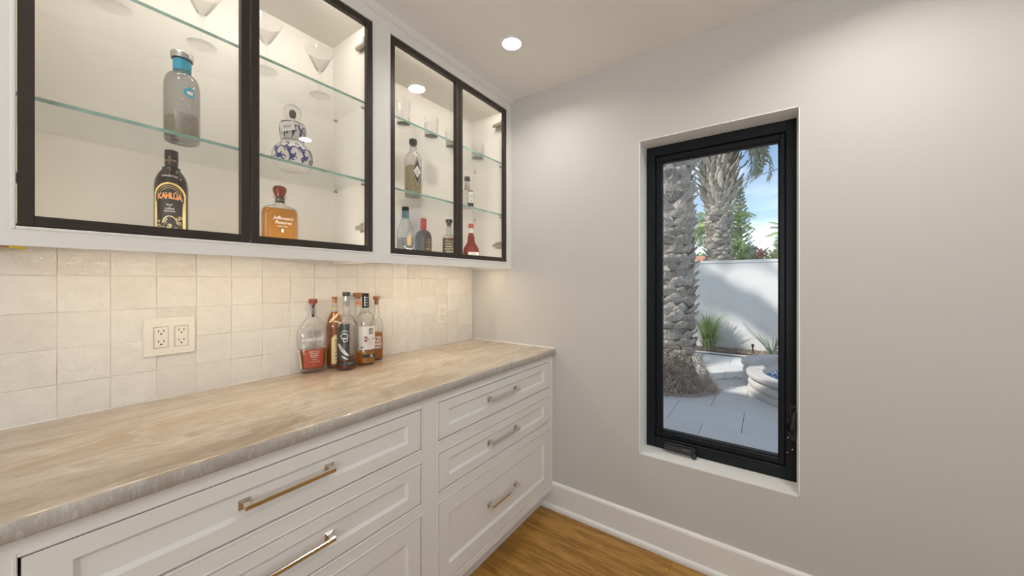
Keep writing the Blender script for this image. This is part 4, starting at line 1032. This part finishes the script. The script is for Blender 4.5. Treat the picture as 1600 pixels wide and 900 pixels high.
# ------------------------------------------------------------------ palms
def frond_mesh(name, length, droop, nl, ll, m, seed, wid=.016, vee=.5):
    """pinnate frond along +x from the origin, rising then drooping"""
    r = random.Random(seed); mb = MB(); pts = []; n = 14
    ang = .0
    p = Vector((0, 0, 0))
    for i in range(n+1):
        pts.append(p.copy()); a = -droop*(i/n)**1.3
        p = p+Vector((math.cos(a), 0, math.sin(a)))*length/n
    mb.tube(pts, [.018*(1-.85*i/n)*length/3+.002 for i in range(n+1)], 5, mi=1)
    for k in range(nl):
        t = .10+.90*k/nl; i = min(n-1, int(t*n)); q = pts[i].lerp(pts[i+1], t*n-i); tan = (pts[i+1]-pts[i]).normalized(); up = Vector((-tan.z, 0, tan.x))
        l = ll*(.45+.75*math.sin(PI*min(1, t*.95+.06)))*r.uniform(.85, 1.1)
        for sg in (-1, 1):
            d = (tan*.55+Vector((0, sg, 0))*.85+up*(vee*r.uniform(.2, 1.0)-.25)).normalized()
            tip = q+d*l+Vector((0, 0, -.22*l*r.uniform(.5, 1.3))); mid = q+d*l*.5; s_ = (tan-d*tan.dot(d)).normalized()*wid*length/3
            mb.add([q-s_*.6, q+s_*.6, mid+s_, mid-s_, tip], [(0, 1, 2, 3), (3, 2, 4)])
    return mb.mesh(name, [m, M['rachis']])
def boot_mesh(seed, L_, Wd, out_):
    """broken leaf base: a ribbed scale that leaves the trunk (+x is outward, z is up)"""
    r = random.Random(seed); mb = MB(); rs = []
    for t, w, o, th in ((0, 1.0, .0, .5), (.35, .95, .3, .55), (.7, .75, .75, .5), (1.0, .5, 1.0, .3)):
        j = lambda: r.uniform(.8, 1.2)
        zz = L_*t; xx = out_*o*j(); hw = Wd*w/2*j(); d = .028*th
        rs.append([(xx-d*.7, -hw, zz), (xx+d*1.2, -hw*.35, zz+L_*.03), (xx+d*1.3, hw*.3, zz+L_*.05*j()), (xx-d*.7, hw, zz*j()), (xx-d*1.5, 0, zz)])
    mb.rings(rs); return mb.mesh('leaf_base', M['boot'])
def trunk_mb(prof, seg=28, amp=.02, seed=0):
    rs = []
    z0, z1 = prof[0][1], prof[-1][1]; n = max(12, int((z1-z0)/.07))
    for i in range(n+1):
        z = z0+(z1-z0)*i/n
        for a, b in zip(prof, prof[1:]):
            if a[1] <= z <= b[1]+1e-6: rad = a[0]+(b[0]-a[0])*(z-a[1])/(b[1]-a[1])
        rs.append([((rad+amp*noise.noise(Vector((4*math.cos(t), 4*math.sin(t)+seed, z*9))))*math.cos(t), (rad+amp*noise.noise(Vector((4*math.cos(t), 4*math.sin(t)+seed, z*9))))*math.sin(t), z) for t in [2*PI*j/seg for j in range(seg)]])
    return MB().rings(rs)
def palm(loc, prof, boots, crown_z, fronds, label, seed, fmeshes):
    t = thing('palm_tree', label, 'palm', loc, 0, 'palms seen through the window')
    obj('trunk', trunk_mb(prof, seed=seed), M['bark'], t, True)
    r = random.Random(seed); cnt = 0
    for (z0, z1, dz, n, tilt, bm) in boots:
        z = z0; k = 0
        while z < z1:
            for j in range(n):
                if cnt >= 300: break
                a = 2*PI*(j+(k % 2)*.5)/n+r.uniform(-.12, .12)
                for p, q in zip(prof, prof[1:]):
                    if p[1] <= z <= q[1]+1e-6: rad = p[0]+(q[0]-p[0])*(z-p[1])/(q[1]-p[1])
                o = link('leaf_base', r.choice(bm), t); o.location = ((rad-.008)*math.cos(a), (rad-.008)*math.sin(a), z+r.uniform(-.02, .02))
                o.rotation_euler = (r.uniform(-.3, .3), r.uniform(-.15, .35)+tilt, a+r.uniform(-.25, .25)); s = r.uniform(.85, 1.15); o.scale = (s, s, s); cnt += 1
            z += dz; k += 1
    for (az, el, sc_) in fronds:
        o = link('frond', r.choice(fmeshes), t); o.location = (.10*math.cos(az), .10*math.sin(az), crown_z+r.uniform(-.05, .1)); o.rotation_euler = (r.uniform(-.3, .3), -el, az); o.scale = (sc_,)*3
    return t
FM = [frond_mesh('frond', 3.2, d, 56, .46, M['frond'], i, wid=.026) for i, d in enumerate((1.3, 1.8, 2.2))]
B1 = [boot_mesh(i, .115, .225, .066) for i in range(4)]; B2 = [boot_mesh(10+i, .12, .18, .075) for i in range(3)]; B3 = [boot_mesh(20+i, .30, .12, .13) for i in range(4)]
rr = random.Random(8)
fr1 = [(2*PI*i/18*5+rr.uniform(-.1, .1), .15+.9*((i*7) % 18)/18, rr.uniform(.85, 1.1)) for i in range(18) if i % 4 != 1]
P1 = palm((-1.035, 4.98, GZ), [(.44, 0), (.36, .09), (.29, .26), (.262, .5), (.255, 3.2), (.25, 5.2), (.16, 5.45)], [(.42, 3.2, .105, 11, .0, B1)], 5.35, fr1,
          'thick palm trunk just outside the window, with a fibrous foot on the patio', 3, FM)
sk = MB(); rr = random.Random(14)
for i in range(4200):
    a = rr.uniform(0, 2*PI); h_ = rr.random()**1.6*.55; rad = .52-.62*h_+.6*h_*h_ if h_ < .45 else .28
    rad = max(.27, rad)*rr.uniform(.93, 1.06)
    c = Vector((rad*math.cos(a), rad*math.sin(a), h_*rr.uniform(.9, 1)+.006)); b_ = a+rr.uniform(-1.3, 1.3); l = rr.uniform(.03, .11)
    u = Vector((math.cos(b_), math.sin(b_), rr.uniform(-1.1, .35))).normalized()*l; w_ = Vector((-math.sin(b_), math.cos(b_), rr.uniform(-.4, .4)))*rr.uniform(.002, .005)
    e = c+u; e.z = max(e.z, .004)
    sk.add([c-w_, c+w_, e+w_*.5, e-w_*.5], [(0, 1, 2, 3)])
obj('fibre_skirt', sk, M['fibre'], P1, kind='stuff', label='dry fibres heaped round the foot of the trunk')
obj('hanging_fibre', MB().tube([(.27, .02, 2.65), (.285, .0, 2.2), (.275, .0, 1.9), (.29, -.02, 1.3), (.275, -.02, .7), (.31, -.02, .25)], .003, 5), M['rachis'], P1)
fr2 = [(-.25, -.55, .62), (.05, -.72, .6), (.35, -.45, .62), (-.5, -.6, .55), (-.1, -.3, .66), (.15, -.15, .7), (-.9, .8, .9), (.2, .5, .9)]+[(2*PI*i/16+.9, .5+.5*(i % 3)/3, .95) for i in range(2, 13)]
palm((-.915, 9.6, GZ), [(.25, 0), (.235, .6), (.23, 3.0), (.27, 3.18), (.345, 3.45), (.35, 4.2), (.30, 5.0), (.16, 5.3)], [(1.55, 3.12, .105, 9, 0, B2), (3.10, 4.9, .135, 12, .05, B3)], 5.0, fr2,
     'palm with a swollen shaggy top behind the white garden wall', 5, FM)
# nearby palm out of the frame to the left, whose fronds throw the streaked shade on the garden wall
fr3 = [(2*PI*i/16*3+.35, .15+.85*((i*5) % 16)/16, 1.0) for i in range(16)]
palm((-5.3, 5.2, GZ), [(.40, 0), (.28, .4), (.26, 4.6), (.16, 4.9)], [], 4.8, fr3, 'palm outside the picture to the left, shading the garden wall', 9, FM)
# smaller palms beyond the wall
FG = [frond_mesh('frond', 1.15, d, 26, .42, M['frondgreen'], 30+i, wid=.05, vee=.3) for i, d in enumerate((.8, 1.3))]
fr4 = [(2*PI*i/22*5+.3, -.35+1.4*((i*9) % 22)/22, rr.uniform(.8, 1.1)) for i in range(22)]
palm((-1.62, 16.0, GZ), [(.14, 0), (.09, .5), (.085, 3.3), (.07, 3.5)], [], 3.45, fr4, 'small bright green palm behind the shaggy-topped palm', 12, FG)
fr5 = [(PI+.35*i-.9, .05+.22*((i*3) % 5), .85) for i in range(6)]+[(.5*i-1, .3, .85) for i in range(5)]
palm((.98, 19.0, GZ), [(.14, 0), (.09, .5), (.085, 3.1), (.07, 3.3)], [], 3.3, fr5, 'small palm at the right edge of the window view, a single frond showing', 13, FG)

# ------------------------------------------------------------------ other plants
def leaf_cloud(mb, c, rx, ry, rz, n, l, w_, seed, up=.3):
    r = random.Random(seed)
    for i in range(n):
        d = Vector((r.gauss(0, 1), r.gauss(0, 1), r.gauss(0, 1))).normalized()*r.uniform(.45, 1)**.6
        p = Vector(c)+Vector((d.x*rx, d.y*ry, d.z*rz)); a = (d+Vector((r.uniform(-.6, .6), r.uniform(-.6, .6), up))).normalized()*l*r.uniform(.6, 1.2)
        s_ = a.cross(Vector((r.uniform(-1, 1), r.uniform(-1, 1), r.uniform(-1, 1)))).normalized()*w_*r.uniform(.6, 1.2)
        mb.add([p, p+a*.45+s_, p+a, p+a*.45-s_], [(0, 1, 2, 3)])
def shrub(x, y, h_, rx, label, m, n, l, w_, seed):
    t = thing('shrub', label, 'shrub', (x, y, -.075), 0, 'shrubs showing over the garden wall')
    st = MB()
    for k in range(5):
        a = 2*PI*k/5; st.tube([(0, 0, 0), (.15*rx*math.cos(a), .15*rx*math.sin(a), h_*.4), (.5*rx*math.cos(a), .5*rx*math.sin(a), h_*.75)], [.03, .02, .01], 5)
    obj('stems', st, M['bark'], t)
    mb = MB(); leaf_cloud(mb, (0, 0, h_*.66), rx, rx, h_*.34, n, l, w_, seed); obj('foliage', mb, m, t, kind='stuff')
shrub(-.86, 14.0, 2.72, .36, 'bright green shrub over the wall just right of the shaggy-topped palm', M['shrub'], 1100, .17, .04, 1)
shrub(-.50, 14.5, 2.58, .36, 'dull green shrub over the wall below the conifer', M['shrubgrey'], 1100, .16, .035, 2)
shrub(-.16, 15.4, 2.40, .36, 'low grey-green shrub over the wall beside the red-leaved plant', M['shrubgrey'], 1000, .16, .035, 3)
shrub(.46, 15.2, 2.60, .46, 'yellow-green shrub over the wall at the right edge of the view', M['shrub'], 1300, .17, .04, 4)
shrub(-6.2, 46, 4.5, 1.5, 'distant round green tree over the red roof', M['shrub'], 700, .4, .12, 5)
def rosette(name, label, cat, loc, stem_h, leaves, m1, m2, ln, wd, seed):
    t = thing(name, label, cat, loc); r = random.Random(seed)
    obj('stem', MB().tube([(0, 0, 0), (.02, 0, stem_h*.5), (0, 0, stem_h)], [.02, .016, .012], 6), M['bark'], t)
    for i in range(leaves):
        a = 2.4*i; el = -.1+1.4*i/leaves; mb = MB(); g = []
        for q in range(6):
            s_ = q/5; e2 = el-.9*s_*s_; rad = ln*s_*math.cos(max(-.6, el-.35*s_)); zz = ln*s_*math.sin(el-.45*s_); ww = wd*math.sin(PI*(.12+.86*s_))
            for sg in (-1, 0, 1): g.append((rad*math.cos(a)-sg*ww*math.sin(a), rad*math.sin(a)+sg*ww*math.cos(a), stem_h+zz+(.0 if sg else -.25*ww)))
        mb.add(g, [(3*i_+j, 3*i_+j+1, 3*i_+j+4, 3*i_+j+3) for i_ in range(5) for j in (0, 1)])
        obj('leaf', mb, m1 if i % 3 else m2, t, True)
rosette('cordyline', 'red-leaved cordyline rosette standing above the garden wall', 'plant', (-.13, 13.4, -.075), 2.18, 22, M['redleaf'], M['shrubgrey'], .40, .04, 3)
rosette('cordyline', 'dark green spiky rosette left of the red-leaved plant', 'plant', (-.36, 13.6, -.075), 2.05, 20, M['shrubgrey'], M['shrubgrey'], .42, .035, 4)
# norfolk pine
np_ = thing('conifer', 'tall slender conifer with tiered upswept branches, far beyond the garden wall', 'tree', (-1.37, 26.0, -.075))
H = 7.05
obj('trunk', MB().tube([(0, 0, 0), (0, 0, 3.5), (.03, 0, H)], [.16, .10, .02], 8), M['bark'], np_, True)
rr = random.Random(6)
z = 1.6; k = 0
while z < H-.08:
    rad = .13+.62*min(1, (H-z)/3.6)**.8; nb = 6
    mb = MB()
    for j in range(nb):
        a = 2*PI*j/nb+k*.5+rr.uniform(-.1, .1); pts = []
        for q in range(5):
            s_ = q/4; pts.append(Vector((rad*s_*math.cos(a), rad*s_*math.sin(a), z+.12*rad*s_+.45*rad*s_*s_)))
        mb.tube(pts, [.03, .032, .034, .032, .012], 5)
        for q in range(60):
            s_ = rr.uniform(.15, 1); i = min(3, int(s_*4)); p = pts[i].lerp(pts[i+1], s_*4-i); d = Vector((rr.uniform(-1, 1), rr.uniform(-1, 1), rr.uniform(0, 1.3))).normalized()*rr.uniform(.08, .17); w_ = d.cross(Vector((rr.random(), rr.random(), .3))).normalized()*.028
            mb.add([p-w_, p+w_, p+d], [(0, 1, 2)])
    obj('branch_tier', mb, M['pine'], np_); z += .20+.10*min(1, (H-z)/4); k += 1
# strappy grass clump by the wall
gc = thing('grass_clump', 'strappy green grass clump in the mulch against the garden wall', 'grass plant', (-.92, 7.92, GZ))
def blades(n, seed, rmin, rmax, hmin, hmax, dr, ymax=.26):
    mb = MB(); r = random.Random(seed)
    for i in range(n):
        a = r.uniform(0, 2*PI); h_ = r.uniform(hmin, hmax); sp = r.uniform(rmin, rmax); b0 = r.uniform(0, .10); w_ = r.uniform(.006, .011); g = []
        for q in range(8):
            s_ = q/7; rad = b0+sp*s_**1.7; zz = h_*(s_-dr*s_**3.2); ww = w_*(1-s_**2)+.0008
            for sg in (-1, 1): g.append((rad*math.cos(a)-sg*ww*math.sin(a), min(ymax, rad*math.sin(a)*(.6 if math.sin(a) > 0 else 1)+sg*ww*math.cos(a)), zz))
        mb.add(g, [(2*q, 2*q+1, 2*q+3, 2*q+2) for q in range(7)])
    return mb
obj('green_blades', blades(170, 1, .05, .42, .55, 1.0, .28), M['blade'], gc, kind='stuff')
obj('dry_blades', blades(60, 2, .2, .5, .3, .6, .75), M['bladedry'], gc, kind='stuff')
sp = thing('spiky_plant', 'thin spiky dark plant in the mulch at the right end of the wall foot', 'plant', (.09, 7.9, GZ))
obj('leaves', blades(34, 5, .1, .42, .2, .62, .35), M['shrubgrey'], sp, kind='stuff')
mb = MB()
for a, l in ((2.7, .55), (3.0, .45), (2.3, .4)): mb.tube([(0, 0, 0), (.4*l*math.cos(a), .05, l*.5), (.9*l*math.cos(a), .05, l)], [.008, .007, .004], 5)
obj('stems', mb, M['shrubgrey'], sp)
pl = thing('path_light', 'small black path light stake in the mulch by the wall', 'garden light', (-.21, 7.95, GZ))
obj('post', MB().lathe([(.012, 0), (.012, .13)], 10), M['black'], pl, True); obj('hood', MB().lathe([(.022, .125), (.022, .17), (.018, .175)], 12), M['black'], pl, True)
tw = thing('twig', 'pale curled twig lying on the patio between palm and fountain', 'twig', (-.45, 5.6, GZ))
obj('stalk', MB().tube([(-.12, -.10, .01), (-.04, .0, .012), (.04, .08, .012), (.10, .13, .012)]+[(.13+.045*math.cos(a), .15+.03*math.sin(a), .014+.02*math.sin(a/2)) for a in [PI+2*PI*i/14 for i in range(14)]], .005, 6), M['fibre'], tw, True)

# ------------------------------------------------------------------ fountain
ft = thing('fountain', 'curved cast stone fountain basin at the right of the patio, with blue glass chips inside', 'fountain', (.52, 5.6, GZ))
def union_outline():
    A, RA, B, RB = Vector((.58, 5.32)), .775, Vector((.42, 5.97)), .70
    pts = []
    for (C, R_, D, RD) in ((A, RA, B, RB), (B, RB, A, RA)):
        for i in range(400):
            a = 2*PI*i/400; p = C+R_*Vector((math.cos(a), math.sin(a)))
            if (p-D).length > RD: pts.append(p)
    cen = Vector((.5, 5.62)); pts.sort(key=lambda p: math.atan2(p.y-cen.y, p.x-cen.x)); return pts[::3]
OUT = union_outline()
def offset(pts, d):
    r = []
    A, B = Vector((.58, 5.32)), Vector((.42, 5.97))
    for p in pts:
        c = A if abs((p-A).length-.775) < .002 else B
        r.append(p-(p-c).normalized()*d)
    return r
prof = [(.02, 0), (.0, .004), (.0, .045), (.012, .060), (.030, .068), (.012, .085), (.004, .115), (.014, .145), (.040, .168), (.052, .182), (.030, .192), (-.005, .196), (-.012, .205), (-.012, .236), (-.004, .246), (.150, .246), (.160, .236), (.160, .15)]
loc = ft.location
fm = MB(); fm.rings([[(q.x-loc.x, q.y-loc.y, z) for q in offset(OUT, d)] for d, z in prof], cap0=True, cap1=False)
obj('basin', fm, M['limestone'], ft, True)
fl = MB(); fl.add([(q.x-loc.x, q.y-loc.y, .152) for q in offset(OUT, .158)], [tuple(range(len(OUT)))]); obj('bowl_floor', fl, M['limestone'], ft)
rr = random.Random(31); gm = MB()
for i in range(2200):
    a, rad = rr.uniform(0, 2*PI), math.sqrt(rr.random())*.585; c = Vector((.06+rad*math.cos(a), -.24+rad*math.sin(a), .155+rr.uniform(0, .03))); s_ = rr.uniform(.010, .02)
    q = [c+Vector((rr.uniform(-1, 1), rr.uniform(-1, 1), rr.uniform(-1, 1)))*s_ for _ in range(4)]
    gm.add(q, [(0, 1, 2), (0, 2, 3), (0, 3, 1), (1, 3, 2)])
obj('glass_chips', gm, M['blueglass'], ft, kind='stuff', label='bright blue glass chips')

# ------------------------------------------------------------------ neighbouring house and wire
hs = thing('house', 'neighbouring house far beyond the wall, only its red tiled roof showing', 'house', (-5.6, 38, -.075))
obj('walls', MB().box(-3.6, 3.6, -3, 3, 0, 2.3), M['housepaint'], hs)
obj('roof', MB().add([(-4, -3.4, 2.3), (4, -3.4, 2.3), (4, 3.4, 2.3), (-4, 3.4, 2.3), (-1.6, 0, 3.75), (1.6, 0, 3.75)], [(0, 1, 5, 4), (1, 2, 5), (2, 3, 4, 5), (3, 0, 4), (3, 2, 1, 0)]), M['terracotta'], hs)
pw = thing('power_line', 'thin overhead wire crossing the sky between the two palm trunks', 'wire', (-4.5, 30, -.075))
obj('wire', MB().tube([(-14, 30, 9.2), (-4.5, 30, 7.9), (-2.0, 30, 8.2), (6, 30, 10.2)], .02, 5), M['black'], pw, world=True)
for px_, h_ in ((-14, 9.6), (6, 10.6)): obj('pole', MB().lathe([(.14, 0), (.10, h_)], 10, (px_, 30, -.075)), M['bark'], pw, True, world=True)
